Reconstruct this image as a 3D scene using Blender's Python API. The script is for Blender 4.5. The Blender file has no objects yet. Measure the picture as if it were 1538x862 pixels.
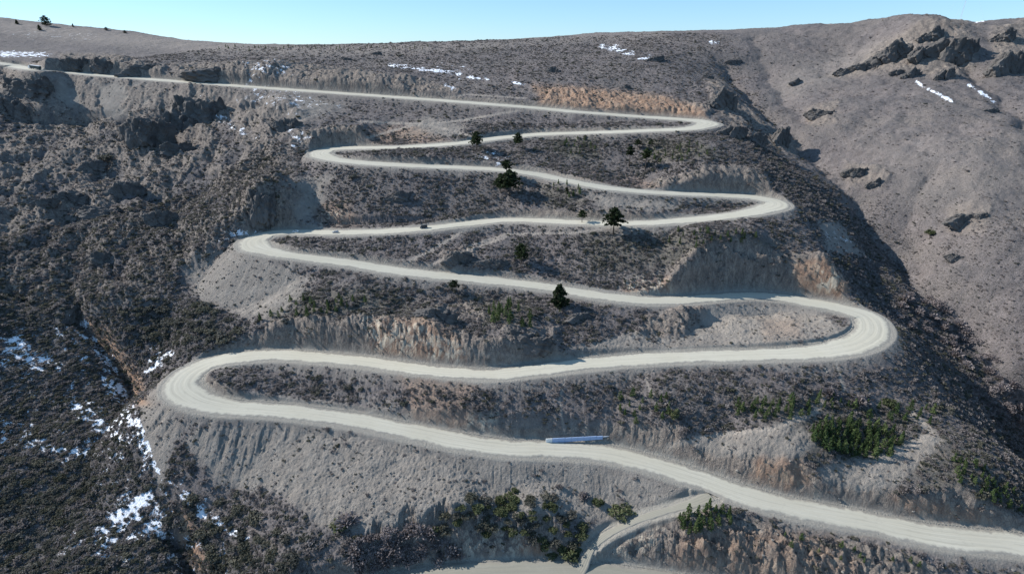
import bpy, bmesh, math, random, time
import numpy as np
from mathutils import Vector, Matrix
T0 = time.time()
random.seed(7); RNG = np.random.default_rng(7)
C = bpy.context.scene.collection
R = math.radians

# ------------------------------------------------------------------ camera
F = 830.0                      # focal length in photo pixels (1538 wide)
PITCH = R(23.5)
ZC = 220.0                     # camera height above datum
SP, CP = math.sin(PITCH), math.cos(PITCH)

def tanpx(py):                 # z per metre of forward distance
    v = 431.0 - py
    return (-F * SP + v * CP) / (F * CP + v * SP)
def at_y(px, py, Y):
    v = 431.0 - py
    ry = F * CP + v * SP
    return ((px - 769.0) / ry * Y, Y, tanpx(py) * Y)
def at_h(px, py, h):
    return at_y(px, py, h / tanpx(py))
def project(x, y, z):          # world -> photo pixels
    dz = z - ZC
    dep = y * CP - dz * SP
    return 769 + F * x / dep, 431 - F * (y * SP + dz * CP) / dep

# ------------------------------------------------------------------ noise
_G = RNG.permutation(256).astype(np.int32)
_A = np.linspace(0, 2 * np.pi, 256, endpoint=False)
_GX, _GY = np.cos(_A).astype(np.float32), np.sin(_A).astype(np.float32)
def perlin(x, y, seed=0):
    x = np.asarray(x, np.float64) + seed * 17.137; y = np.asarray(y, np.float64) - seed * 9.731
    xi = np.floor(x).astype(np.int64); yi = np.floor(y).astype(np.int64)
    xf = (x - xi).astype(np.float32); yf = (y - yi).astype(np.float32)
    u = xf * xf * xf * (xf * (xf * 6 - 15) + 10); v = yf * yf * yf * (yf * (yf * 6 - 15) + 10)
    def g(ox, oy):
        h = _G[(_G[(xi + ox) & 255] + yi + oy) & 255]
        return _GX[h] * (xf - ox) + _GY[h] * (yf - oy)
    a, b, c, d = g(0, 0), g(1, 0), g(0, 1), g(1, 1)
    return ((a + (b - a) * u) * (1 - v) + (c + (d - c) * u) * v) * 1.5
def fbm(x, y, o=4, seed=0, gain=0.5):
    s = 0; a = 1.0; t = 0
    for k in range(o):
        s = s + a * perlin(x, y, seed + k); t += a
        x = x * 2.03; y = y * 2.03; a *= gain
    return s / t * 1.3
def ridged(x, y, o=4, seed=0):
    s = 0; a = 1.0; t = 0
    for k in range(o):
        s = s + a * (1 - 2 * np.abs(perlin(x, y, seed + k))); t += a
        x = x * 2.1; y = y * 2.1; a *= 0.5
    return s / t
def sstep(a, b, x):
    t = np.clip((x - a) / (b - a), 0, 1); return t * t * (3 - 2 * t)

# ------------------------------------------------------------------ the road, traced from one survey line
# (px, py, half width in m, [height])
MAIN = [(1700,842,6.2,-191),(1538,819,6.2,-188),(1399,803,6.0,None),(1295,781,5.8,None),(1216,767,5.8,None),(1138,749,5.8,None),(1086,732,5.8,None),
 (1021,710,5.8,None),(969,694,5.8,-176),(917,682,5.6,None),(864,677,5.6,None),(812,674,5.6,None),(760,672.5,5.6,-172),(693,663,5.6,None),(641,653,5.4,-169.5),
 (589,642,5.2,None),(537,632,5.2,None),(484,624,5.2,None),(432,618,5.2,None),(385,614,5.4,None),(339,611,6.0,-163),(300,602,7,None),(277,588,8,None),(273,576,8.3,-160),
 (285,560,8,None),(313,546,7,None),(352,537,6,-157),(400,533.5,5.6,None),(432,533.5,5.3,None),(484,537,5.3,None),(537,542,5.2,None),(589,549,4.8,None),(641,555.5,4.6,None),(693,560.5,4.6,None),
 (745,562,4.8,-152.5),(812,554.5,5.4,None),(864,548.5,5.4,None),(917,543,5.4,None),(969,539,5.4,None),(1021,536,5.6,None),(1086,534,5.6,None),(1138,533,5.6,None),(1190,531,6,None),
 (1242,526.5,7.2,-147),(1284,517.5,8,None),(1307,504.5,8.4,None),(1312,490,8.5,-145),(1299,474,8.2,None),(1259,462,7.2,None),(1216,454,6.6,-143),(1177,447.5,6,None),(1138,444,5.6,None),(1112,444,5.4,None),(1073,447,5.4,None),
 (1021,451,5.4,None),(969,451,5.4,None),(917,446,5.4,None),(864,438,5.6,None),(812,430,5.6,None),(760,423.5,5.6,-133),(693,417,5.6,None),(641,412,5.8,None),(589,405.5,5.8,None),(537,397,5.6,None),(484,390,5.2,None),
 (432,383,5.4,-123),(406,378,6.5,None),(386,371.5,9,None),(380,364,9.5,-121.3),(389,356.5,8.5,None),(408,350.5,6.5,-120),(432,348.5,5.4,None),(484,349,5.4,None),(537,349,5.4,None),(589,347,5.4,None),(641,343,5.4,None),(693,337,5.4,None),(745,331.5,5.2,None),
 (780,330.5,5.2,-112),(812,331.5,5.2,None),(864,334,5.2,None),(917,335.5,5.2,None),(969,335,5.4,None),(1021,331.5,5.8,None),(1073,327,6,-105),(1112,322,6.4,None),(1146,315,8,None),(1166,308,9,-102.2),(1158,301.5,8,None),
 (1125,296,6.4,None),(1073,293,5.6,-99.5),(1021,291,5.4,None),(969,288,5.6,None),(917,283,6,None),(864,274,6.2,None),(812,263,6,None),(760,256,5.8,-87.5),(693,252,5.8,None),(641,250,6,None),(589,247.5,6.2,None),
 (537,244,6.4,-83),(500,239,7,None),(481,232,9,-81.3),(492,225,8,None),(523,222.5,6.5,-79.5),(589,221.5,6,None),(641,219,6,None),(693,215,6.4,None),(745,208,7,None),(780,204.5,7,-72),(812,201.8,6.6,None),(864,200,6.6,None),
 (917,198.6,6.6,None),(969,196.5,6.6,None),(1021,194.5,6.6,-64),(1048,191.5,8,None),(1064,186,10,-61.8),(1050,182,8.5,None),(1021,179.3,6.8,None),(969,176,6.8,-59.5),(917,172,6.8,None),(864,168,7,None),(812,163,7,None),(760,158.7,7,-51.5),
 (693,153.5,7,None),(641,149.5,7,None),(589,145.7,7,None),(537,142,7,None),(484,138.3,7,None),(432,134.7,7,None),(380,131,7,-39),(313,126,7,None),(235,120,7,None),(200,117.2,7,-31.5),(157,114,7,None),(100,109,7,-26.3),(55,104.5,7.5,-22.5),(26,100.5,8,None),(0,95.5,8,-18),(-120,83,8,-9)]
LOWER = [(420,930,5,-198),(520,895,5,None),(620,874,5,None),(700,864,5,-195),(800,859,5,None),(880,860,5,-196),(960,870,5,None),(1060,888,5,-199),(1250,925,5,None),(1500,975,5,-204)]
TRACK = [(858,872,2.2,-197.2),(872,858,2.2,-196.3),(886,828,1.5,-192.6),(905,808,1.5,None),(930,793,1.5,None),(960,779,1.6,-185.0),(1005,765,1.8,None),(1045,754,2.6,None),(1068,744,2.6,-9999)]

def catmull(P, n):
    P = np.asarray(P, float); Q = np.vstack([2 * P[0] - P[1], P, 2 * P[-1] - P[-2]])
    out = []
    for i in range(len(P) - 1):
        a, b, c, d = Q[i:i + 4]
        t = np.linspace(0, 1, n, endpoint=False)[:, None]
        out.append(0.5 * (2 * b + (c - a) * t + (2 * a - 5 * b + 4 * c - d) * t * t + (-a + 3 * b - 3 * c + d) * t ** 3))
    out.append(P[-1:]); return np.vstack(out)

def build_path(pts, step=1.0):
    px = np.array([p[0] for p in pts], float); py = np.array([p[1] for p in pts], float)
    hw = np.array([p[2] for p in pts], float); kn = [i for i, p in enumerate(pts) if p[3] is not None]
    kh = np.array([pts[i][3] for i in kn], float)
    s = np.concatenate([[0], np.cumsum(np.hypot(np.diff(px), np.diff(py) * 2))])
    for _ in range(6):
        h = np.interp(s, s[kn], kh)
        X = np.array([at_h(a, b, c) for a, b, c in zip(px, py, h)])
        s = np.concatenate([[0], np.cumsum(np.hypot(np.diff(X[:, 0]), np.diff(X[:, 1])))])
    D = catmull(np.column_stack([X, hw]), 40)
    l = np.concatenate([[0], np.cumsum(np.hypot(np.diff(D[:, 0]), np.diff(D[:, 1])))])
    n = int(l[-1] / step); q = np.linspace(0, l[-1], n)
    D = np.column_stack([np.interp(q, l, D[:, k]) for k in range(4)])
    # smooth heights so the grade changes gently
    k = np.hanning(25); k /= k.sum()
    zz = np.pad(D[:, 2], 12, mode='edge'); D[:, 2] = np.convolve(zz, k, 'valid')
    D[:, 2] += ZC
    tang = np.gradient(D[:, :2], axis=0); tang /= np.linalg.norm(tang, axis=1)[:, None]
    nor = np.column_stack([-tang[:, 1], tang[:, 0]])      # left of travel
    return D, nor, q
main_D, main_N, main_S = build_path(MAIN)
low_D, low_N, low_S = build_path(LOWER)
_q = project(main_D[:, 0], main_D[:, 1], main_D[:, 2]); _i = int(np.argmin((_q[0] - 1075) ** 2 + (_q[1] - 730) ** 2))
TRACK[-1] = TRACK[-1][:3] + (main_D[_i, 2] - ZC - .45,)
trk_D, trk_N, trk_S = build_path(TRACK)

# ------------------------------------------------------------------ base hill: thin plate through survey points
CTRL = [ # px, py, forward distance
 # stream floor and the shaded slope left of it
 (120,478,300),(160,520,285),(190,580,262),(207,625,243),(225,680,222),(250,760,193),(290,862,162),(310,920,150),
 (0,450,303),(0,520,270),(0,600,241),(0,700,204),(0,800,173),(0,862,156),(-150,560,240),(-150,750,174),(-150,900,136),
 (100,560,264),(150,640,232),(150,720,204),(130,800,175),(200,810,174),(60,640,230),(60,740,195),
 (300,720,200),(330,780,180),(400,800,172),(400,870,153),(500,862,156),(380,740,190),
 # big hillside below the top road, left
 (0,130,650),(0,200,552),(0,300,428),(0,380,355),(100,160,640),(100,220,540),(100,300,445),(100,400,350),(200,160,610),(200,220,530),
 (200,300,440),(200,400,350),(200,480,300),(200,545,278),(300,160,600),(300,220,528),(300,300,438),(290,410,335),(300,480,290),(370,450,313),
 (260,520,281),(350,497,280),(380,200,520),(430,190,505),(420,260,440),(420,310,395),(395,338,375),(440,150,560),(-150,200,560),(-150,350,390),(40,440,318),
 # spur
 (400,485,281),(500,470,279),(580,480,270),(640,492,262),(740,512,254),(795,500,258),(850,525,256),(930,520,260),(1000,520,262),(1000,495,272),(1100,475,288),(1180,470,293),(1235,478,289),(1215,497,273),(1150,490,277),(1100,505,268),
 (1060,374,321),(1000,400,319),(1130,372,326),(1230,398,322),(1285,438,314),(1180,380,330),(930,420,320),
 (1060,254,414),(1000,266,415),(1130,258,417),(960,276,420),(600,300,408),(480,300,405),(600,330,388),(520,335,385),(680,315,392),(560,205,500),(620,190,520),
 (700,195,505),(980,465,300),(1040,470,296),(600,470,283),(700,470,286),(800,460,287),
 # below the bottom leg
 (640,790,170),(640,850,157),(550,800,168),(500,790,172),(750,760,181),(700,805,165),(800,790,170),(850,840,160),(900,760,184),(900,800,171),
 (1050,790,167),(1150,788,169),(1120,800,166),(1200,818,162),(1300,845,153),(1400,880,147),(960,815,164.5),(925,835,162),(1000,800,168),(1250,800,170),
 (1200,682,196),(1130,690,196),(1330,742,182),(1450,765,174),(1280,650,212),(1400,640,215),(1500,700,195),(1300,600,228),(1420,605,234),(1538,690,233),(1538,765,180),(1100,640,214),(1000,620,218),(1100,590,228),
 # right flank and the gully behind it
 (1400,550,269),(1450,600,260),(1538,600,268),(1470,510,304),(1400,440,337),(1350,390,380),(1330,425,342),(1400,500,306),(1285,400,352),
 (1250,330,385),(1290,360,382),(1250,282,438),(1300,320,420),(1220,240,500),(1160,180,590),(1150,222,498),(1120,192,528),(1110,110,720),(1090,140,596),(1600,680,250),
 # right hill
 (1538,100,610),(1538,200,458),(1538,300,385),(1538,400,330),(1538,500,296),(1450,350,370),(1450,250,425),(1350,250,455),(1400,180,508),(1300,200,515),(1230,180,562),(1300,130,625),(1400,100,630),
 (1300,70,740),(1200,100,715),(1700,150,520),(1700,400,318),(1700,600,238),(1450,430,335),
 # above the top road
 (960,142,576),(870,136,584),(820,130,592),(1010,146,568),(1045,158,548),(700,110,650),(600,100,700),(500,112,672),(400,88,720),(400,106,636),(330,98,652),(500,117,612),(560,124,602),(470,204,490),(540,196,494),(400,298,385),(425,285,395),(300,108,668),(200,92,735),(150,100,705),(100,82,760),(0,80,762),(0,60,850),(200,66,850),(1000,80,740),(800,90,730),(1100,82,760),
 (600,80,780),(900,70,820),
]
SKY = [(-150,20,1100),(0,28,1100),(100,38,1050),(200,48,1000),(300,62,940),(400,66.5,880),(500,67.5,860),(600,65,860),(700,62,880),(800,57.5,900),(900,50,920),(1000,47.5,920),(1100,44.5,900),(1200,41,860),(1300,37,780),(1345,32,745),(1385,28,720),(1420,34,735),(1470,34,745),(1538,29,750),(1700,22,760)]
pts = []
for px, py, Y in CTRL + SKY: pts.append(at_y(px, py, Y))
for px, py, Y in SKY:
    x, y, z = at_y(px, py, Y)
    for dy, dz in ((90, -5), (220, -30), (450, -95)):
        pts.append((x * (1 + dy / y), y + dy, z + dz))
P = np.array(pts); P[:, 2] += ZC
rd = np.vstack([main_D[::14, :3], low_D[::18, :3], trk_D[::14, :3]])
P = np.vstack([P, rd])
keep = []                                                  # drop near duplicates
for i in range(len(P) - 1, -1, -1):
    if all((P[i, 0] - P[j, 0]) ** 2 + (P[i, 1] - P[j, 1]) ** 2 > 25 for j in keep): keep.append(i)
P = P[keep]
SC = 300.0
def tps_phi(r2): return np.where(r2 > 1e-12, 0.5 * r2 * np.log(np.maximum(r2, 1e-12)), 0)
n = len(P); q = P[:, :2] / SC
K = tps_phi(((q[:, None] - q[None]) ** 2).sum(-1)) + np.eye(n) * 2e-4
M = np.zeros((n + 3, n + 3)); M[:n, :n] = K; M[:n, n] = 1; M[:n, n + 1:] = q; M[n:, :n] = M[:n, n:].T
sol = np.linalg.solve(M, np.concatenate([P[:, 2], [0, 0, 0]]))
def tps(x, y):
    out = np.empty(x.size)
    xs, ys = x.ravel() / SC, y.ravel() / SC
    for i in range(0, x.size, 20000):
        a, b = xs[i:i + 20000], ys[i:i + 20000]
        r2 = (a[:, None] - q[None, :, 0]) ** 2 + (b[:, None] - q[None, :, 1]) ** 2
        out[i:i + 20000] = tps_phi(r2) @ sol[:n] + sol[n] + sol[n + 1] * a + sol[n + 2] * b
    return out.reshape(x.shape)
GX0, GY0, GS = -1500.0, 60.0, 7.0
gx = GX0 + GS * np.arange(int(3000 / GS)); gy = GY0 + GS * np.arange(int(1750 / GS))
BG = tps(*np.meshgrid(gx, gy))
def cubic(G, x0, y0, s, x, y):
    u = np.clip((x - x0) / s, 1, G.shape[1] - 3.001); v = np.clip((y - y0) / s, 1, G.shape[0] - 3.001)
    i = u.astype(np.int32); j = v.astype(np.int32); u = u - i; v = v - j
    def w(t): return (-0.5 * t + t * t - 0.5 * t ** 3, 1 - 2.5 * t * t + 1.5 * t ** 3, 0.5 * t + 2 * t * t - 1.5 * t ** 3, -0.5 * t * t + 0.5 * t ** 3)
    wu, wv = w(u), w(v); out = 0
    for b in range(4):
        row = 0
        for a in range(4): row = row + wu[a] * G[j + b - 1, i + a - 1]
        out = out + wv[b] * row
    return out
def bilin(G, x0, y0, s, x, y):
    u = np.clip((x - x0) / s, 0, G.shape[1] - 1.001); v = np.clip((y - y0) / s, 0, G.shape[0] - 1.001)
    i = u.astype(np.int32); j = v.astype(np.int32); u = (u - i).astype(np.float32); v = (v - j).astype(np.float32)
    return (G[j, i] * (1 - u) + G[j, i + 1] * u) * (1 - v) + (G[j + 1, i] * (1 - u) + G[j + 1, i + 1] * u) * v

# ------------------------------------------------------------------ benches: limits of cut and fill round every road
RX0, RY0, RS = -720.0, 120.0, 0.9
NX, NY = int(1180 / RS), int(640 / RS)
U = np.full((NY, NX), 1e4, np.float32); L = np.full((NY, NX), -1e4, np.float32)
ND = np.full((NY, NX), 1e4, np.float32); NH = np.zeros((NY, NX), np.float32); NS = np.zeros((NY, NX), np.float32)
def stamp(D, N, S, rad, cut, fill, sh, tilt, off):
    for i in range(len(D)):
        x, y, z, hw = D[i]
        a0 = max(int((x - rad - RX0) / RS), 0); a1 = min(int((x + rad - RX0) / RS) + 1, NX)
        b0 = max(int((y - rad - RY0) / RS), 0); b1 = min(int((y + rad - RY0) / RS) + 1, NY)
        if a1 <= a0 or b1 <= b0: continue
        dx = (RX0 + RS * np.arange(a0, a1) - x)[None]; dy = (RY0 + RS * np.arange(b0, b1) - y)[:, None]
        d = np.sqrt(dx * dx + dy * dy); e = (d - hw - sh).astype(np.float32); ep = np.maximum(e, 0)
        Uw = U[b0:b1, a0:a1]; np.minimum(Uw, z + cut[i] * ep, out=Uw)
        Lw = L[b0:b1, a0:a1]; np.maximum(Lw, z - fill[i] * ep - 0.02 * ep * ep * 0, out=Lw)
        nd = ND[b0:b1, a0:a1]; m = (d - hw) < nd
        nd[m] = (d - hw)[m]
        t = tilt[i] * np.clip(dx * N[i, 0] + dy * N[i, 1], -hw - sh, hw + sh)
        NH[b0:b1, a0:a1][m] = (z + t + 0 * d)[m]; NS[b0:b1, a0:a1][m] = S[i] + off
def side_tilt(D, N):            # upper legs are outsloped for drainage: the downhill edge is lower
    t = np.clip((D[:, 1] - 330) / 200, 0, 1) * 0.055
    return t * np.sign(N[:, 1]) * np.abs(N[:, 1])
main_T = side_tilt(main_D, main_N)
cutm = 1.25 + 0.45 * perlin(main_S / 23.0, main_S * 0 + .3, 3)
_mx, _my = project(main_D[:, 0], main_D[:, 1], main_D[:, 2])
for x0, x1, y0, y1, c in ((1000,1275,430,470,2.3),(960,1135,284,299,2.3),(250,640,120,152,2.2),(430,570,215,234,2.2),(360,450,343,362,2.4),(380,870,520,566,1.8),(900,1010,430,455,1.7),(790,1070,160,182,1.9),(1080,1538,735,825,1.7),(600,1010,640,690,1.5),(600,700,335,346,2.0)):
    k_ = sstep(x0 - 15, x0 + 15, _mx) * (1 - sstep(x1 - 15, x1 + 15, _mx)) * (_my > y0) * (_my < y1); cutm = cutm * (1 - k_) + (c + .3 * perlin(main_S / 9, main_S * 0, 4)) * k_
fillm = 0.70 + 0.06 * perlin(main_S / 40.0, main_S * 0 + .3, 5)
fillm = fillm + .9 * (1 - sstep(40, 90, _mx)) * (_my < 130)
stamp(main_D, main_N, main_S, 48, cutm, fillm, 2.2, main_T, 0)
stamp(low_D, low_N, low_S, 26, 1.15 + 0 * low_S, .7 + 0 * low_S, 2.0, 0 * low_S, 5000)
stamp(trk_D, trk_N, trk_S, 16, 1.1 + 0 * trk_S, .75 + 0 * trk_S, .8, 0 * trk_S, 7000)
print('stamped', time.time() - T0)

# ------------------------------------------------------------------ region outlines (surveyed from the camera, stored as world masks on the ground)
def poly_mask(px, py, poly, feather):
    poly = np.array(poly, float); inside = np.zeros(px.shape, bool); dist = np.full(px.shape, 1e9, np.float32)
    x0, y0 = poly.min(0) - feather * 2; x1, y1 = poly.max(0) + feather * 2
    box = (px > x0) & (px < x1) & (py > y0) & (py < y1)
    X, Y = px[box], py[box]; ins = np.zeros(X.shape, bool); ds = np.full(X.shape, 1e9, np.float32)
    for (ax, ay), (bx, by) in zip(poly, np.roll(poly, -1, 0)):
        c = ((ay > Y) != (by > Y)) & (X < (bx - ax) * (Y - ay) / (by - ay + 1e-9) + ax); ins ^= c
        t = np.clip(((X - ax) * (bx - ax) + (Y - ay) * (by - ay)) / ((bx - ax) ** 2 + (by - ay) ** 2 + 1e-9), 0, 1)
        ds = np.minimum(ds, np.hypot(X - ax - t * (bx - ax), Y - ay - t * (by - ay)))
    sd = np.where(ins, ds, -ds); out = np.zeros(px.shape, np.float32)
    out[box] = sstep(-feather, feather, sd); return out
def line_mask(px, py, line, w):
    line = np.array(line, float); out = np.zeros(px.shape, np.float32)
    x0, y0 = line.min(0) - w * 3; x1, y1 = line.max(0) + w * 3
    box = (px > x0) & (px < x1) & (py > y0) & (py < y1)
    X, Y = px[box], py[box]; ds = np.full(X.shape, 1e9, np.float32)
    for (ax, ay), (bx, by) in zip(line[:-1], line[1:]):
        t = np.clip(((X - ax) * (bx - ax) + (Y - ay) * (by - ay)) / ((bx - ax) ** 2 + (by - ay) ** 2 + 1e-9), 0, 1)
        ds = np.minimum(ds, np.hypot(X - ax - t * (bx - ax), Y - ay - t * (by - ay)))
    out[box] = np.exp(-(ds / w) ** 2); return out

GRAVEL = [
 ([(1010,452),(1120,448),(1225,462),(1265,490),(1262,505),(1200,522),(1000,530),(880,532),(950,500)],6),
 ([(300,640),(420,632),(560,655),(700,685),(880,690),(1010,725),(1050,752),(930,795),(880,780),(700,770),(640,800),(560,800),(480,790),(420,740),(330,730),(270,660)],10),
 ([(205,610),(250,560),(270,640),(255,700),(240,740),(215,650)],6),
 ([(285,380),(370,370),(420,395),(470,420),(430,470),(370,480),(300,450),(275,410)],10),
 ([(1060,470),(1110,452),(1200,465),(1262,495),(1235,520),(1100,525),(900,530),(850,525)],6),
 ([(75,112),(230,126),(260,140),(230,165),(170,180),(90,160)],10),
 ([(320,132),(470,142),(520,160),(440,190),(380,195),(330,170)],14),
 ([(1225,330),(1262,335),(1300,385),(1240,380)],8),
 ([(880,288),(1030,300),(1010,318),(900,312)],8),
 ([(430,270),(500,262),(470,330),(430,340)],10),
 ([(640,175),(700,190),(690,205),(600,205)],6),
 ([(1040,660),(1180,640),(1240,655),(1180,700),(1140,720),(1040,690)],9),
 ([(1230,700),(1330,680),(1400,650),(1420,660),(1340,740),(1300,760),(1240,740)],9),
]
OCHRE = [ # warm rock and earth
 ([(800,128),(880,132),(1000,145),(1060,165),(1060,178),(900,166),(810,158)],7,1.0),
 ([(560,480),(640,475),(690,510),(700,540),(640,540),(560,530)],8,.75),
 ([(1190,395),(1240,388),(1275,430),(1265,450),(1200,440)],7,.9),
 ([(600,565),(720,575),(700,650),(620,640)],10,.5),
 ([(930,425),(1000,415),(1010,440),(940,445)],6,.6),
 ([(1135,685),(1200,690),(1220,720),(1180,740),(1120,725)],8,.8),
 ([(1140,480),(1200,478),(1210,505),(1150,512)],8,.6),
 ([(470,310),(520,300),(540,335),(480,345)],8,.6),
 ([(130,490),(150,495),(200,575),(200,610),(185,600)],5,1.0),
 ([(255,755),(275,765),(300,850),(275,840)],5,.9),
 ([(540,195),(620,190),(680,215),(560,218)],8,.6),
 ([(1020,800),(1250,800),(1300,862),(1000,862)],14,.45),
 ([(785,805),(840,820),(830,855),(770,850)],8,.9),
 ([(1330,735),(1480,770),(1500,800),(1380,785)],8,.6),
 ([(900,255),(960,270),(1000,285),(860,268)],8,.5),
]
PALE = [ # quartz-pale rock
 ([(545,470),(640,490),(650,530),(560,525)],9,.8),([(640,500),(700,520),(690,545),(630,535)],6,.8),([(930,420),(990,410),(1010,442),(930,444)],7,.7),
 ([(1230,400),(1262,415),(1262,442),(1225,435)],6,.7),([(480,320),(520,305),(530,335),(480,345)],6,.5),([(700,800),(790,800),(790,845),(700,845)],8,.6),([(720,610),(760,600),(740,650),(690,650)],8,.6),
 ([(890,800),(1000,790),(960,860),(900,850)],8,.4)]
SNOW = [ # px outline, feather, amount
 ([(-40,490),(110,470),(190,620),(240,720),(245,862),(-40,862)],20,.26),([(250,700),(330,760),(440,862),(290,862)],14,.24),
 ([(0,505),(30,508),(75,530),(100,560),(60,560),(20,545),(0,550)],14,.95),
 ([(120,480),(140,500),(185,580),(195,620),(150,580),(150,540)],9,1.1),
 ([(90,590),(180,625),(195,670),(120,640)],14,1.0),
 ([(0,625),(80,660),(190,685),(200,700),(100,690),(0,670)],14,.75),
 ([(180,745),(245,735),(240,800),(140,830),(140,790)],14,1.0),
 ([(255,720),(290,745),(350,790),(390,815),(360,815),(290,770)],9,1.1),
 ([(195,600),(215,640),(238,700),(246,720),(232,705),(205,650)],4,1.0),
 ([(220,520),(270,525),(230,560),(215,570)],8,.7),
 ([(330,350),(400,340),(390,352),(330,362)],5,.6),
 ([(370,120),(520,158),(480,170),(420,165),(360,150)],16,.35),
 ([(520,235),(560,235),(560,248),(520,245)],4,.0),
 ([(0,78),(60,80),(80,84),(0,86)],3,1.0),
 ([(360,92),(430,90),(440,112),(380,115)],10,.45),
 ([(20,44),(145,50),(135,62),(20,58)],6,.22),
 ([(435,195),(470,205),(440,225)],6,.6),
 ([(645,100),(720,95),(690,125)],14,.35),
 ([(720,222),(770,235),(750,248),(700,240)],7,.45),
 ([(1225,345),(1265,350),(1310,390),(1280,385)],9,.25),
 ([(300,140),(340,175),(390,205),(380,215),(330,185)],7,.45),
]
SNOWLINE = [([(585,98),(625,103),(665,108),(690,112)],3.2),([(704,116),(732,119)],2.2),([(905,70),(925,73),(948,81)],4.5),([(962,88),(982,86)],3.0),([(1062,62),(1080,66)],2.2),
 ([(1375,122),(1390,133),(1430,152)],2.4),([(1455,128),(1495,153)],2.2),([(1455,33.5),(1478,32)],1.2),([(770,124),(790,128)],2),
 ([(228,555),(245,540),(262,530)],1.6),([(670,130),(685,137)],4)]
GREEN = [ ([(440,440),(560,430),(660,470),(640,490),(520,480),(400,480)],14,.5),([(960,205),(1060,215),(1080,235),(980,245)],8,.7),([(820,205),(900,205),(900,240),(840,235)],8,.6),([(870,355),(1080,345),(1180,365),(1080,400),(900,410)],14,.5),
 ([(690,440),(800,450),(800,490),(730,490)],10,.5),([(1090,590),(1240,600),(1380,620),(1340,700),(1200,690),(1180,640)],12,.45),([(1330,640),(1440,650),(1538,750),(1538,780),(1400,740),(1340,690)],14,.4),([(800,270),(880,280),(880,310),(820,315)],8,.45)]
STRAW = [([(1040,466),(1120,456),(1225,466),(1258,490),(1240,512),(1100,522)],6,.5),([(0,30),(200,51),(400,67),(560,66),(720,63),(900,52),(1000,49),(1000,54),(720,74),(500,86),(300,80),(150,66),(0,48)],8,.4),([(1180,110),(1290,70),(1330,60),(1300,100),(1200,150),(1150,150)],14,.3),([(1350,190),(1538,200),(1538,330),(1400,330),(1280,220)],40,.18)]
PATHS = [ ([(1095,462),(1150,463),(1215,470),(1250,486),(1256,503),(1235,514)],2.2),([(700,372),(760,352),(860,350),(915,342)],1.8),([(600,400),(640,380),(700,345),(745,333)],3.0),([(540,183),(640,187),(700,180),(780,166)],1.8),([(640,187),(680,197),(712,206)],1.8),
 ([(1000,672),(1060,655),(1160,645),(1230,612)],4.6),([(1180,640),(1230,618),(1238,590)],4.0),([(1290,735),(1330,690),(1400,650),(1370,620)],6),([(640,400),(720,370),(760,355)],2.5),
 ([(380,470),(420,440),(438,395),(436,385)],2.2),([(968,545),(972,575),(982,600)],1.6),([(850,560),(840,600),(848,650)],1.4),([(866,690),(875,730),(872,750)],1.8),([(1255,540),(1268,585)],2.5),
 ([(620,188),(560,205),(520,214)],2.0),([(660,150),(700,142),(790,148)],1.2),([(560,480),(600,500),(690,530),(780,535)],1.5),([(760,550),(720,528),(640,500)],1.2)]

# ------------------------------------------------------------------ terrain heights on a fan of rays from below the camera (fine where it is near)
QUAL = 1.0
NA, NR = int(1500 * QUAL), int(1400 * QUAL)
AZ = np.linspace(R(-61), R(61), NA); LR = np.linspace(math.log(105), math.log(1750), NR)
az, lr = np.meshgrid(AZ, LR); rr = np.exp(lr)
tx, ty = (rr * np.sin(az)), (rr * np.cos(az))
B = cubic(BG, GX0, GY0, GS, tx, ty)
nd = bilin(ND, RX0, RY0, RS, tx, ty); Uv = bilin(U, RX0, RY0, RS, tx, ty); Lv = bilin(L, RX0, RY0, RS, tx, ty)
ix = np.clip(((tx - RX0) / RS + .5).astype(np.int32), 0, NX - 1); iy = np.clip(((ty - RY0) / RS + .5).astype(np.int32), 0, NY - 1)
ns = NS[iy, ix]; nh = bilin(NH, RX0, RY0, RS, tx, ty)
inr = (tx > RX0 + 2) & (tx < RX0 + RS * NX - 2) & (ty > RY0 + 2) & (ty < RY0 + RS * NY - 2)
nd = np.where(inr, nd, 1e4); Uv = np.where(inr, Uv, 1e4); Lv = np.where(inr, Lv, -1e4)
away = sstep(0, 14, nd)
ppx, ppy = project(tx, ty, B)
# the left hillside is craggier than the spur, the plateau smooth
crag = poly_mask(ppx, ppy, [(-300,110),(330,130),(440,160),(430,330),(330,380),(200,470),(-300,470)], 30)
smooth = sstep(600, 720, rr)
right = poly_mask(ppx, ppy, [(1180,60),(1240,180),(1340,320),(1440,440),(1560,560),(1750,560),(1750,-20),(1180,20)], 30)
n1 = fbm(tx / 46, ty / 46, 3, 11)
n2 = fbm(tx / 15, ty / 15, 4, 21)
rg = ridged((tx * .8 + ty * .6) / 34, (ty * .8 - tx * .6) / 70, 4, 31)
B = B + away * (n1 * (2.2 + 2.5 * crag) * (1 - .4 * smooth) + n2 * (0.9 + 0.8 * crag) * (1 - .3 * smooth) + crag * (rg - .1) * 7.5 + right * (n1 * 2.6 + rg * 2.2))
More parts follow.
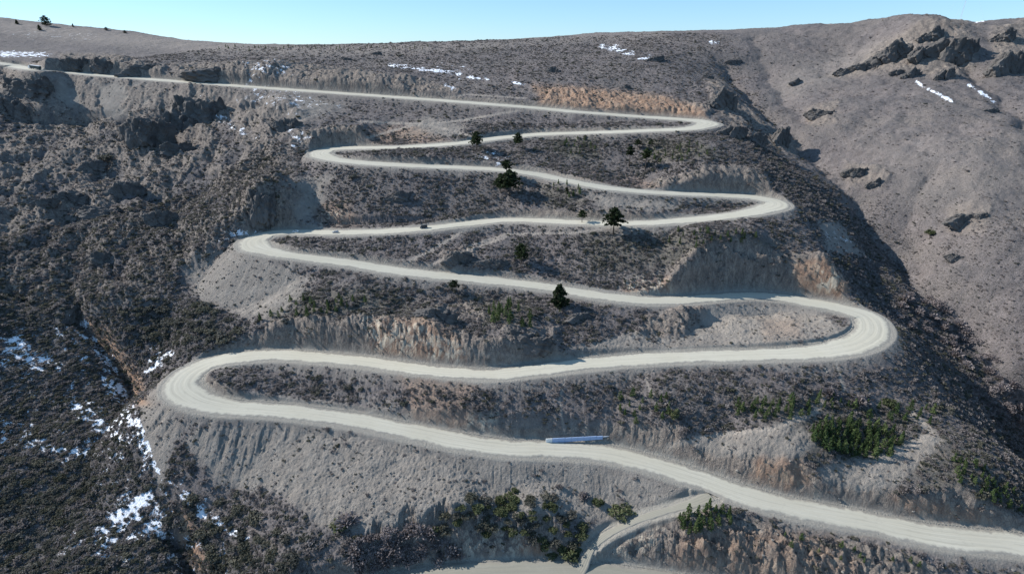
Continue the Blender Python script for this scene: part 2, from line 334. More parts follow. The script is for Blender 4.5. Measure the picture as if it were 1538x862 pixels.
# stream bed cut into the ravine
def channel(line, box, wig=1.5):
    """distance to a channel line and which side of it (east positive)"""
    st = catmull(np.array([at_y(*p) for p in line]), 12); d = np.full(tx.shape, 1e4); e = np.zeros(tx.shape)
    m = (tx > box[0]) & (tx < box[1]) & (ty > box[2]) & (ty < box[3]); a, b = tx[m], ty[m]; dm = np.full(a.shape, 1e4); ee = np.zeros(a.shape)
    for s_ in st:
        q = np.hypot(a - s_[0] + wig * np.sin(b / 9) + wig * np.sin(b / 3.7) * .5, b - s_[1]); k = q < dm; dm[k] = q[k]; ee[k] = (a - s_[0])[k]
    d[m] = dm; e[m] = ee; return d, e
sd, se = channel([(105,462,306),(120,478,300),(160,520,285),(190,580,262),(207,625,243),(225,680,222),(250,760,193),(290,862,162),(310,920,150)], (-270, -70, 120, 330))
B = B - 9.5 * np.exp(-(sd / 4.6) ** 1.6)
g1, _ = channel([(1090,110,730),(1120,140,660),(1160,182,588),(1222,243,500),(1300,325,418),(1352,388,378),(1405,445,335),(1480,525,300),(1545,610,266),(1650,720,225)], (90, 420, 190, 780), 3)
B = B - 7.5 * np.exp(-(g1 / 9) ** 1.3)
g2, _ = channel([(1440,95,640),(1462,122,600),(1500,156,545),(1545,195,470),(1620,260,400)], (250, 620, 330, 720), 3)
B = B - 7 * np.exp(-(g2 / 9) ** 1.3)
g3, _ = channel([(1130,60,830),(1150,100,730),(1180,150,640),(1225,190,560)], (150, 420, 480, 900), 3)
B = B - 5 * np.exp(-(g3 / 11) ** 1.3)
g4, _ = channel([(1400,240,430),(1380,300,400),(1385,360,375),(1400,420,345)], (200, 420, 300, 460), 3)
B = B - 3.5 * np.exp(-(g4 / 7) ** 1.3)
# cut and fill
rib = ridged(ns / 13 + .3 * n2, nd / 60, 3, 51) + .55 * ridged(ns / 5 + .5 * n2, nd / 30, 3, 53)
reach = np.clip((nd - 3.0) / 5, 0, 1)
Uv = Uv + np.where(Uv < 9e3, (reach + .9 * sstep(9, 18, nd)) * (rib * 2.9 + 1.0 * n2 - .3), 0)
cutd = B - Uv; filld = Lv - B
H = np.minimum(B, Uv); H = np.maximum(H, np.minimum(Lv, Uv + .5))
cutm_ = sstep(.25, 1.6, cutd) * (nd > 1); fillm_ = sstep(.1, .8, filld) * (nd > 1)
fine_ = fbm(tx / 5, ty / 5, 2, 77)
# surface relief: bare rock zones are broken by tilted ledges
bx, by = ppx + n2 * 6, ppy + n2 * 4
bx = bx + fine_ * 3
rzone = np.zeros(H.shape, np.float32)
for poly, f in (([(-60,100),(20,104),(75,106),(95,135),(110,165),(60,172),(0,180),(-60,175)],7),([(90,82),(180,84),(250,100),(240,120),(100,104)],6),([(260,98),(420,92),(640,120),(700,140),(640,146),(260,120)],6),([(330,350),(340,310),(400,285),(450,290),(440,345)],8),
  ([(985,440),(1020,395),(1060,370),(1130,370),(1240,392),(1275,440)],9),([(955,288),(1000,265),(1060,250),(1140,255),(1160,285)],7),([(430,222),(450,200),(545,190),(560,220)],6),([(810,165),(830,132),(960,142),(1070,160),(1065,178)],5),
  ([(1000,862),(1030,795),(1150,788),(1260,835),(1290,870)],9),([(690,850),(700,800),(800,800),(830,850)],8),([(380,525),(400,485),(560,470),(720,505),(840,515),(840,545),(640,545)],8),([(960,500),(975,475),(1050,465),(1060,480),(1020,505)],6),([(280,135),(320,138),(345,175),(330,195),(280,175)],7)):
    rzone = np.maximum(rzone, poly_mask(bx, by, poly, f))
for poly, f, a in (([(1265,118),(1300,88),(1345,52),(1392,31),(1455,36),(1468,92),(1430,122),(1380,114),(1330,110)],9,.9),([(1488,48),(1545,32),(1545,122),(1495,112)],8,.9),([(1060,120),(1085,122),(1110,150),(1150,185),(1205,205),(1195,235),(1130,222),(1095,200),(1078,170)],8,.9),
  ([(1210,160),(1260,155),(1255,182),(1215,185)],6,.7),([(1270,240),(1335,258),(1330,285),(1275,272)],6,.7),([(1425,315),(1490,312),(1480,350),(1430,345)],8,.6),([(640,455),(720,450),(740,480),(650,490)],8,.7),([(660,372),(715,370),(720,402),(665,405)],6,.8),([(755,485),(835,490),(835,530),(750,525)],6,.6)):
    rzone = np.maximum(rzone, a * poly_mask(bx, by, poly, f))
rzone = np.maximum(rzone, .8 * crag * sstep(.12, .42, ridged((tx * .75 + ty * .66) / 30 + .3 * n2, (ty * .75 - tx * .66) / 75, 3, 151) + .25 * n1))
rzone *= sstep(2.5, 6, nd)
ta, tb = tx * .8 + H * .5, ty * .6 - H * .7
led = ridged(ta / 13 + .5 * n2, tb / 9, 4, 131) + .6 * ridged(ta / 4.5, tb / 3.6, 3, 137)
bigf = poly_mask(bx, by, [(985,442),(1015,398),(1060,372),(1240,390),(1275,442)], 8) * sstep(3, 8, nd)
H = H + bigf * 5.5 * (ridged((tx + .35 * ty) / 24 + .3 * n2, ty / 70, 3, 171) - .1)
H = H + rzone * (led * 2.8 + 2.4 * perlin(tx / 19, ty / 40, 141))
sc, dd = ns, nd
rill = ridged(sc / 5.5 + .12 * n2, dd / 38, 3, 41)
butt = ridged(sc / 11 + .35 * n2, dd / 17, 4, 51)
edge = sstep(2.0, 5.5, nd)
rill2 = np.clip(ridged(sc / 9 + .2 * n2, dd / 60, 3, 43) - .25, 0, 1)
H = H + edge * (fillm_ * (rill * .45 - .1 - 2.0 * rill2 * np.exp(-((dd - 9) / 9) ** 2) * sstep(560, 630, ppy) * (1 - sstep(560, 700, ppx))) + cutm_ * (butt * .9 + .8 * fbm(tx / 3.0, ty / 3.0, 4, 61)) * np.clip(cutd / 3, .35, 1.3))
fine = fbm(tx / 4.2, ty / 4.2, 4, 71); fine2 = fbm(tx / 1.3, ty / 1.3, 2, 81)
H = H + edge * ((1 - cutm_) * (1 - .6 * fillm_) * (fine * .55 + fine2 * .16) + .12 * fine2)
on = 1 - sstep(1.6, 3.4, nd)
H = H * (1 - on) + (nh - .18 - .15 * sstep(0, -2, nd)) * on
print('heights', time.time() - T0)

def terr(x, y):
    x = np.atleast_1d(np.asarray(x, float)); y = np.atleast_1d(np.asarray(y, float))
    u = np.clip((np.arctan2(x, y) - AZ[0]) / (AZ[1] - AZ[0]), 0, NA - 1.001); v = np.clip((np.log(np.hypot(x, y)) - LR[0]) / (LR[1] - LR[0]), 0, NR - 1.001)
    i = u.astype(int); j = v.astype(int); u -= i; v -= j
    return (H[j, i] * (1 - u) + H[j, i + 1] * u) * (1 - v) + (H[j + 1, i] * (1 - u) + H[j + 1, i + 1] * u) * v
RADS = np.exp(LR)
def ground_at(px, py):          # first ground point seen along the ray of a photo pixel
    v = 431.0 - py; d = np.array([px - 769.0, F * CP + v * SP, -F * SP + v * CP]); hr = math.hypot(d[0], d[1])
    k = (math.atan2(d[0], d[1]) - AZ[0]) / (AZ[1] - AZ[0]); k = min(max(k, 0), NA - 2); i = int(k); f = k - i
    prof = H[:, i] * (1 - f) + H[:, i + 1] * f
    ray = ZC + RADS * d[2] / hr
    hit = np.nonzero(prof >= ray)[0]
    if not len(hit): return None
    j = hit[0]; r = RADS[j]
    return Vector((d[0] / hr * r, d[1] / hr * r, float(prof[j])))
def ground_z(x, y): return float(terr(x, y)[0])
def px_per_m(p): return F / (p.y * CP - (p.z - ZC) * SP)

# surface classes
qx, qy = project(tx, ty, H)
wob = n2 * 7; wob2 = fine * 5
gx_, gy_ = qx + wob, qy + wob2
grav = np.zeros(H.shape, np.float32)
for poly, f in GRAVEL: grav = np.maximum(grav, poly_mask(gx_, gy_, poly, f))
och = np.zeros(H.shape, np.float32); pale = och.copy(); snow = och.copy(); green = och.copy(); path = och.copy()
for poly, f, a in OCHRE: och = np.maximum(och, a * poly_mask(gx_, gy_, poly, f))
for poly, f, a in PALE: pale = np.maximum(pale, a * poly_mask(gx_, gy_, poly, f))
for poly, f, a in SNOW:
    if a: snow = np.maximum(snow, a * poly_mask(gx_, gy_, poly, f))
snow = snow * np.clip(.76 + 1.3 * fbm(tx / 9, ty / 5, 3, 161), 0, 1.15)
och = np.maximum(och, 1.4 * np.exp(-((sd - 4.0) / 2.8) ** 2) * (se > 0) * np.maximum(sstep(470, 490, qy) * (1 - sstep(600, 615, qy)), sstep(750, 765, qy) * (1 - sstep(850, 860, qy))))
snow = np.maximum(snow, 1.1 * np.exp(-((sd - 3.5) / 2.4) ** 2) * (se < 0) * np.clip(.55 + 1.3 * n2, 0, 1.1) * (qy > 480))
for line, w in SNOWLINE: snow = np.maximum(snow, np.clip(.75 + 1.5 * n2, 0, 1.3) * line_mask(qx + fine * 3, qy + fine2 * 1.5, line, w))
for poly, f, a in GREEN: green = np.maximum(green, a * poly_mask(gx_, gy_, poly, f))
for poly, f, a in STRAW: path = np.maximum(path, a * poly_mask(gx_, gy_, poly, f))
for line, w in PATHS: path = np.maximum(path, line_mask(qx + fine * 2, qy + fine * 1, line, w))
grav = np.maximum(grav, fillm_ * .75 * (1 - sstep(3, 10, nd + 3 * n2 + 2 * fine)) ); grav = np.maximum(grav, (1 - sstep(2.5, 6, nd + n2 * 2)))
shoul = 1 - sstep(1.5, 4.0, nd + fine)
litter_shade = .75 * poly_mask(gx_, gy_, [(-200,150),(250,170),(420,200),(432,330),(330,372),(285,440),(370,500),(210,590),(250,760),(470,870),(-200,950)], 22)  # left slope's shade painted into the ground colour, along with dark scrub cover
litter_shade = np.maximum(litter_shade, .7 * poly_mask(gx_, gy_, [(1120,180),(1250,290),(1345,400),(1538,590),(1700,800),(1600,800),(1335,480),(1210,330),(1080,190)], 12)); litter_shade = np.maximum(litter_shade, .45 * poly_mask(gx_, gy_, [(0,58),(250,70),(330,90),(0,76)], 6))
litter_shade = np.maximum(litter_shade, .6 * poly_mask(gx_, gy_, [(1325,500),(1440,570),(1538,650),(1538,730),(1450,665),(1380,605),(1310,550)], 8)); litter_shade = np.maximum(litter_shade, right * .55 * sstep(-.3, .35, n1 + .6 * n2)); litter_shade = np.maximum(litter_shade, .4 * sstep(.0, .5, n1) * (1 - grav))  # embankment's shade painted in too; the right hill patches are browner scrub ground
rock = np.clip(np.maximum(cutm_, rzone * .95), 0, 1); grav = grav * (1 - .8 * rzone)
print('masks', time.time() - T0)

# ------------------------------------------------------------------ materials
def new_mat(name, rough=.95):
    m = bpy.data.materials.new(name); m.use_nodes = True
    nt = m.node_tree; b = nt.nodes['Principled BSDF']; b.inputs['Roughness'].default_value = rough
    b.inputs['Specular IOR Level'].default_value = .2
    return m, nt, b
class NT:
    def __init__(s, nt): s.nt = nt
    def n(s, t, **kw):
        x = s.nt.nodes.new(t)
        for k, v in kw.items(): setattr(x, k, v)
        return x
    def link(s, a, b): s.nt.links.new(a, b)
    def coord(s): return s.n('ShaderNodeTexCoord').outputs['Object']
    def noise(s, vec, scale, detail=4, rough=.6, dist=0):
        x = s.n('ShaderNodeTexNoise'); x.inputs['Scale'].default_value = scale; x.inputs['Detail'].default_value = detail; x.inputs['Roughness'].default_value = rough; x.inputs['Distortion'].default_value = dist
        s.link(vec, x.inputs['Vector']); return x.outputs['Fac']
    def voro(s, vec, scale, feature='F1'):
        x = s.n('ShaderNodeTexVoronoi'); x.feature = feature; x.inputs['Scale'].default_value = scale; s.link(vec, x.inputs['Vector']); return x.outputs['Distance']
    def ramp(s, fac, stops):
        x = s.n('ShaderNodeValToRGB'); e = x.color_ramp.elements
        while len(e) < len(stops): e.new(.5)
        for el, (p, c) in zip(e, stops):
            el.position = p; el.color = (*c, 1) if not isinstance(c, (int, float)) else (c, c, c, 1)
        s.link(fac, x.inputs['Fac']); return x.outputs['Color']
    def mix(s, fac, a, b, mode='MIX'):
        x = s.n('ShaderNodeMix'); x.data_type = 'RGBA'; x.blend_type = mode
        for v, i in ((fac, 0), (a, 6), (b, 7)):
            if isinstance(v, (int, float)): x.inputs[i].default_value = v
            elif isinstance(v, tuple): x.inputs[i].default_value = (*v, 1)
            else: s.link(v, x.inputs[i])
        return x.outputs[2]
    def math(s, op, a, b=None):
        x = s.n('ShaderNodeMath'); x.operation = op
        for v, i in ((a, 0), (b, 1)):
            if v is None: continue
            if isinstance(v, (int, float)): x.inputs[i].default_value = v
            else: s.link(v, x.inputs[i])
        return x.outputs[0]
    def attr(s, name):
        x = s.n('ShaderNodeAttribute'); x.attribute_name = name; return x.outputs['Fac']
    def maprange(s, v, a, b, c=0., d=1.):
        x = s.n('ShaderNodeMapRange'); x.interpolation_type = 'SMOOTHSTEP'
        s.link(v, x.inputs[0]); x.inputs[1].default_value = a; x.inputs[2].default_value = b; x.inputs[3].default_value = c; x.inputs[4].default_value = d
        return x.outputs[0]
    def bump(s, h, strength, dist, b):
        x = s.n('ShaderNodeBump'); x.inputs['Strength'].default_value = strength; x.inputs['Distance'].default_value = dist
        s.link(h, x.inputs['Height']); s.link(x.outputs[0], b.inputs['Normal'])
    def stretch(s, vec, sc):
        x = s.n('ShaderNodeMapping'); x.inputs['Scale'].default_value = sc; s.link(vec, x.inputs['Vector']); return x.outputs[0]

def terrain_material():
    m, nt, b = new_mat('hillside_ground'); t = NT(nt); co = t.coord()
    big = t.noise(co, .018, 5, .6); mid = t.noise(co, .16, 5, .65); fin = t.noise(co, 1.1, 5, .7); vf = t.noise(co, 4.0, 3, .7)
    ground = t.ramp(mid, [(.3, (.122, .105, .103)), (.5, (.176, .153, .149)), (.7, (.235, .206, .198))])
    ground = t.mix(t.maprange(big, .4, .62), ground, t.ramp(fin, [(.3, (.12, .106, .101)), (.7, (.22, .193, .182))]))
    ground = t.mix(t.maprange(fin, .36, .6, .55, 0), ground, (.07, .066, .057))        # tufts of dry bush
    ground = t.mix(t.maprange(t.voro(co, .55), .15, .45, .4, 0), ground, (.075, .07, .06))
    ground = t.mix(t.math('MULTIPLY', t.attr('litter_shade'), t.maprange(mid, .25, .6, 1, .6)), ground, t.ramp(fin, [(.3, (.055, .054, .057)), (.7, (.122, .116, .118))]))  # darker scrub floor, also carrying the painted slope shade
    gtuft = t.mix(t.maprange(mid, .4, .6), (.05, .055, .027), (.105, .10, .055))
    ground = t.mix(t.math('MULTIPLY', t.attr('green'), t.maprange(fin, .35, .6)), ground, gtuft)
    grav = t.ramp(mid, [(.3, (.20, .178, .155)), (.55, (.255, .229, .20)), (.75, (.325, .294, .255))])
    grav = t.mix(t.maprange(vf, .35, .7, .0, .5), grav, (.15, .14, .13)); grav = t.mix(t.maprange(t.voro(co, 1.4), .0, .2, .5, 0), grav, (.33, .31, .28))
    c = t.mix(t.math('MULTIPLY', t.attr('gravel'), t.maprange(fin, .2, .52, .72, 1)), ground, grav)
    st = t.stretch(co, (.35, .35, .09)); rn = t.noise(st, 1.0, 6, .7, .6)
    rk = t.ramp(rn, [(.3, (.10, .09, .085)), (.5, (.21, .178, .152)), (.72, (.34, .295, .245))])
    rk = t.mix(t.maprange(t.voro(t.stretch(co, (.5, .5, .25)), 1.2, 'DISTANCE_TO_EDGE'), .0, .07, .55, 0), rk, (.05, .045, .045))
    c = t.mix(t.attr('rock'), c, rk)
    oc = t.ramp(rn, [(.3, (.19, .115, .08)), (.52, (.30, .20, .14)), (.72, (.40, .30, .21))])
    of = t.math('MULTIPLY', t.attr('ochre'), t.maprange(mid, .3, .55, .45, 1))
    c = t.mix(of, c, oc)
    c = t.mix(t.math('MULTIPLY', t.attr('pale'), t.maprange(rn, .46, .6)), c, (.50, .45, .36))
    c = t.mix(t.math('MULTIPLY', t.attr('path'), .85), c, t.ramp(fin, [(.3, (.27, .235, .20)), (.7, (.36, .32, .275))]))
    c = t.mix(t.attr('shoulder'), c, t.ramp(fin, [(.3, (.24, .225, .195)), (.7, (.32, .30, .262))]))
    sn = t.math('ADD', t.attr('snow'), t.math('MULTIPLY', t.math('SUBTRACT', fin, .5), 1.5)); sn = t.math('ADD', sn, t.math('MULTIPLY', t.math('SUBTRACT', mid, .5), 2.2)); sn = t.math('MULTIPLY', t.maprange(sn, .45, .62), t.maprange(t.attr('snow'), .02, .15))
    c = t.mix(sn, c, (.82, .85, .90))
    t.link(c, b.inputs['Base Color'])
    h = t.math('ADD', t.math('MULTIPLY', fin, 1.0), t.math('MULTIPLY', vf, .35)); h = t.math('ADD', h, t.math('MULTIPLY', t.math('MULTIPLY', rn, t.attr('rock')), 1.6))
    t.bump(h, .9, .9, b)
    return m
def road_material(name='pale_gravel_road', k=1.0):
    m, nt, b = new_mat(name); t = NT(nt); co = t.coord()
    uv = t.n('ShaderNodeUVMap').outputs[0]
    st = t.noise(t.stretch(uv, (14, .02, 1)), 1.0, 4, .6); fin = t.noise(co, 1.3, 4, .6); big = t.noise(co, .05, 3, .5)
    c = t.ramp(st, [(.3, (.37, .362, .312)), (.55, (.44, .432, .375)), (.75, (.51, .50, .435))])
    c = t.mix(t.maprange(big, .35, .65, 0, .35), c, (.39, .375, .31)); c = t.mix(1.0, c, (k, k * .97, k * .93), 'MULTIPLY'); c = t.mix(t.maprange(fin, .55, .75, 0, .3), c, (.33, .31, .265))
    ux = t.n('ShaderNodeSeparateXYZ'); t.link(uv, ux.inputs[0]); au = t.math('ABSOLUTE', ux.outputs[0])
    rut = t.math('COSINE', t.math('MULTIPLY', ux.outputs[0], 13.5)); wav = t.noise(t.stretch(uv, (3, .045, 1)), 1.0, 4, .65)
    c = t.mix(t.math('MULTIPLY', t.maprange(rut, .2, 1), t.maprange(wav, .42, .62, 0, .38)), c, (.27, .255, .215))
    c = t.mix(t.maprange(t.noise(t.stretch(co, (.4, .4, .4)), 1, 5, .7), .54, .72, 0, .35), c, (.30, .28, .235))
    eg = t.math('ADD', au, t.math('MULTIPLY', t.math('SUBTRACT', t.noise(co, .55, 5, .7), .5), .75)); c = t.mix(t.maprange(eg, .74, 1.0, 0, .95), c, (.235, .22, .192))
    t.link(c, b.inputs['Base Color']); t.bump(t.math('ADD', fin, rut), .25, .1, b); return m
def rock_material(name, cols, sc=.5):
    m, nt, b = new_mat(name); t = NT(nt); co = t.coord()
    rn = t.noise(co, sc * 1.0, 7, .7, .5); cr = t.voro(co, sc * 1.1, 'DISTANCE_TO_EDGE')
    c = t.ramp(rn, [(.3, cols[0]), (.52, cols[1]), (.74, cols[2])]); c = t.mix(t.maprange(cr, 0, .06, .6, 0), c, (.035, .033, .035))
    t.link(c, b.inputs['Base Color']); t.bump(rn, .9, .8, b); return m
def leaf_material(name, cols, var=.5, trans=.38):
    m, nt, b = new_mat(name); t = NT(nt)
    oi = t.n('ShaderNodeObjectInfo').outputs['Random']; nz = t.noise(t.coord(), 3.0, 2)
    c = t.ramp(oi, [(0, cols[0]), (.5, cols[1]), (1, cols[2])]); c = t.mix(t.maprange(nz, .35, .65, 0, var), c, tuple(x * .45 for x in cols[1]))
    t.link(c, b.inputs['Base Color'])
    tr = t.n('ShaderNodeBsdfTranslucent'); t.link(c, tr.inputs[0]); mx = t.n('ShaderNodeMixShader'); mx.inputs[0].default_value = trans
    out = nt.nodes['Material Output']; t.link(b.outputs[0], mx.inputs[1]); t.link(tr.outputs[0], mx.inputs[2]); t.link(mx.outputs[0], out.inputs[0]); return m
def plain(name, col, rough=.6, metal=0):
    m, nt, b = new_mat(name, rough); t = NT(nt); nz = t.noise(t.coord(), 2.0, 3)
    t.link(t.mix(t.maprange(nz, .3, .7, 0, .25), col, tuple(x * .75 for x in col)), b.inputs['Base Color']); b.inputs['Metallic'].default_value = metal; return m
MT = terrain_material(); MR = road_material()

# ------------------------------------------------------------------ mesh helpers
def grid_mesh(name, X, Y, Z, mat, attrs=()):
    nr, nc = X.shape; me = bpy.data.meshes.new(name)
    me.vertices.add(nr * nc); me.vertices.foreach_set('co', np.column_stack([X.ravel(), Y.ravel(), Z.ravel()]).astype(np.float32).ravel())
    idx = np.arange(nr * nc, dtype=np.int32).reshape(nr, nc)
    f = np.stack([idx[:-1, :-1], idx[:-1, 1:], idx[1:, 1:], idx[1:, :-1]], -1).reshape(-1, 4)
    me.loops.add(f.size); me.loops.foreach_set('vertex_index', f.ravel())
    me.polygons.add(len(f)); me.polygons.foreach_set('loop_start', np.arange(0, f.size, 4, dtype=np.int32)); me.polygons.foreach_set('loop_total', np.full(len(f), 4, np.int32))
    me.polygons.foreach_set('use_smooth', np.ones(len(f), bool))
    for nm, arr in attrs:
        a = me.attributes.new(nm, 'FLOAT', 'POINT'); a.data.foreach_set('value', arr.astype(np.float32).ravel())
    me.update(calc_edges=True); me.materials.append(mat)
    o = bpy.data.objects.new(name, me); C.objects.link(o); return o
def raw_mesh(name, V, Fc, mats, smooth=False, midx=None):
    me = bpy.data.meshes.new(name); me.from_pydata([tuple(v) for v in V], [], [tuple(f) for f in Fc])
    for m in (mats if isinstance(mats, (list, tuple)) else [mats]): me.materials.append(m)
    if smooth: me.polygons.foreach_set('use_smooth', np.ones(len(me.polygons), bool))
    if midx is not None: me.polygons.foreach_set('material_index', np.array(midx, np.int32))
    me.update(); return me
def tag(o, label=None, cat=None, group=None, kind=None):
    if label: o['label'] = label
    if cat: o['category'] = cat
    if group: o['group'] = group
    if kind: o['kind'] = kind
    return o

ter = grid_mesh('hillside_terrain', tx, ty, H, MT, [('gravel', grav), ('rock', rock), ('ochre', och), ('pale', pale), ('snow', snow), ('green', green), ('path', path), ('shoulder', shoul), ('litter_shade', litter_shade)])
tag(ter, 'brown scrub covered mountainside cut by the switchback road', None, None, 'structure')
# far low ground out to the horizon
gm, gnt, gb = new_mat('far_ground'); _t = NT(gnt); _t.link(_t.ramp(_t.noise(_t.coord(), .004, 5), [(.3, (.11, .09, .08)), (.7, (.19, .16, .14))]), gb.inputs['Base Color'])
aa = np.linspace(0, 2 * np.pi, 97); rad = np.array([5, 300, 900, 2500, 9000.]); A2, R2 = np.meshgrid(aa, rad)
fg = grid_mesh('ground', R2 * np.sin(A2), R2 * np.cos(A2), 0 * A2 - 60, gm); tag(fg, kind='structure')

def ribbon(name, D, N, S, T, mat, rag=1.1, lift=.06):
    ts = np.array([-1.12, -1, -.85, -.6, -.3, 0, .3, .6, .85, 1, 1.12]); m = len(S)
    ragl = 1 + rag * (perlin(S / 9, S * 0, 91) + .5 * perlin(S / 2.5, S * 0, 93)) / np.maximum(D[:, 3], 1); ragr = 1 + rag * (perlin(S / 9, S * 0, 95) + .5 * perlin(S / 2.5, S * 0, 97)) / np.maximum(D[:, 3], 1)
    lat = ts[None] * D[:, 3:4] * np.where(ts[None] > 0, ragl[:, None], ragr[:, None])
    th = np.unwrap(np.arctan2(-N[:, 0], N[:, 1])); kap = np.convolve(np.pad(np.gradient(th, S), 10, mode='edge'), np.ones(21) / 21, 'valid')
    lim = .72 / np.maximum(np.abs(kap), 1e-4); lat = np.where((kap[:, None] > 0) & (lat > 0), np.minimum(lat, lim[:, None]), np.where((kap[:, None] < 0) & (lat < 0), np.maximum(lat, -lim[:, None]), lat))
    X = D[:, 0:1] + N[:, 0:1] * lat; Y = D[:, 1:2] + N[:, 1:2] * lat
    crown = np.where(np.abs(ts) > 1.05, -.5, np.where(np.abs(ts) > .95, -.06, .05 * (1 - ts ** 2)))[None]
    Z = D[:, 2:3] + T[:, None] * lat + crown + lift
    o = grid_mesh(name, X, Y, Z, mat)
    uv = o.data.uv_layers.new(name='UVMap'); vi = np.empty(len(o.data.loops), np.int32); o.data.loops.foreach_get('vertex_index', vi)
    u = np.tile(ts, m); v = np.repeat(S, len(ts)); uv.data.foreach_set('uv', np.column_stack([u[vi], v[vi]]).astype(np.float32).ravel())
    return tag(o, kind='structure')
ribbon('switchback_road', main_D, main_N, main_S, main_T, MR)
ribbon('lower_road', low_D, low_N, low_S, 0 * low_S, road_material('grey_dirt_road', .58))
MTk = road_material('dirt_track_ground', .54)
ribbon('dirt_track', trk_D, trk_N, trk_S, 0 * trk_S, MTk, .4, .05)
print('terrain meshes', time.time() - T0)

# ------------------------------------------------------------------ foliage sources
def cards(pts, size, rng, up=.3, aspect=1.0):
    """small leaf-sized quads at the given points, turned every way"""
    V = []; Fc = []
    for p in pts:
        a = rng.normal(size=3); a[2] *= up; a /= np.linalg.norm(a) + 1e-9
        b = np.cross(a, rng.normal(size=3)); b /= np.linalg.norm(b) + 1e-9
        s = size * rng.uniform(.6, 1.4); k = len(V)
        a = a * s * aspect; b = b * s
        V += [p - a, p + b * .8, p + a, p - b * .8]; Fc.append((k, k + 1, k + 2, k + 3))
    return V, Fc
def bush_mesh(name, mat, seed, nclump=9, per=16, flat=.7, size=.17, spread=.72):
    rng = np.random.default_rng(seed); pts = []
    for c in range(nclump):
        a = rng.uniform(0, 6.28); r = spread * math.sqrt(rng.uniform(0, 1)); h = flat * (1 - .6 * r) * rng.uniform(.45, 1.05)
        cen = np.array([r * math.cos(a), r * math.sin(a), h * .62]); cr = rng.uniform(.22, .38)
        d = rng.normal(size=(per, 3)); d /= np.linalg.norm(d, axis=1)[:, None]; d *= (rng.uniform(.35, 1, per) ** .5)[:, None] * cr
        pts += [cen + x * np.array([1, 1, .8]) for x in d]
    pts = [p for p in pts if p[2] > -.1]
    V, Fc = cards(pts, size, rng)
    return raw_mesh(name, V, Fc, mat)
def twig_mesh(name, mat, seed, n=90):
    rng = np.random.default_rng(seed); V = []; Fc = []
    for i in range(n):
        a = rng.uniform(0, 6.28); e = rng.uniform(.25, 1.5); l = rng.uniform(.5, 1.05)
        d = np.array([math.cos(a) * math.cos(e), math.sin(a) * math.cos(e), math.sin(e) * .85]); s = np.cross(d, rng.normal(size=3)); s /= np.linalg.norm(s)
        o = np.array([rng.normal() * .12, rng.normal() * .12, 0]); w = .05
        m = o + d * l * .55; e2 = o + d * l + rng.normal(size=3) * .1; k = len(V)
        V += [m - s * w, m + s * w, e2 + s * w * 1.8, e2 - s * w * 1.8]; Fc.append((k, k + 1, k + 2, k + 3))
    return raw_mesh(name, V, Fc, mat)
M_GREY = leaf_material('dry_grey_brush', [(.18, .16, .152), (.25, .225, .215), (.33, .30, .286)])
M_OLIV = leaf_material('olive_brush', [(.095, .098, .07), (.145, .142, .108), (.20, .19, .15)])
M_DARK = leaf_material('dark_brush', [(.088, .09, .076), (.13, .128, .108), (.175, .168, .145)])
M_PINE = leaf_material('young_pine_needles', [(.055, .085, .032), (.08, .12, .045), (.125, .16, .065)], .45)
M_ARAU = leaf_material('dark_conifer_foliage', [(.022, .034, .016), (.03, .045, .02), (.042, .058, .026)], .4)
M_BARK = leaf_material('tree_bark', [(.12, .10, .085), (.15, .125, .105), (.18, .15, .13)])
M_EVER = leaf_material('evergreen_shrub_leaves', [(.07, .085, .042), (.105, .122, .06), (.15, .165, .085)])
M_PURP = leaf_material('leafless_twigs', [(.23, .20, .198), (.29, .255, .25), (.34, .305, .30)])
src = lambda me: bpy.data.objects.new(me.name, me)
grey_src = [src(bush_mesh('dry_bush_a', M_GREY, 1)), src(bush_mesh('dry_bush_b', M_GREY, 2, 7, 18, .55)), src(twig_mesh('dry_bush_c', M_GREY, 3)), src(bush_mesh('dry_bush_d', M_GREY, 4, 12, 12, .6, .15, .85))]
oliv_src = [src(bush_mesh('olive_bush_a', M_OLIV, 5)), src(bush_mesh('olive_bush_b', M_OLIV, 6, 12, 14, .8)), src(bush_mesh('olive_bush_c', M_DARK, 7)), src(bush_mesh('olive_bush_d', M_DARK, 8, 12, 12, .6, .15, .85))]

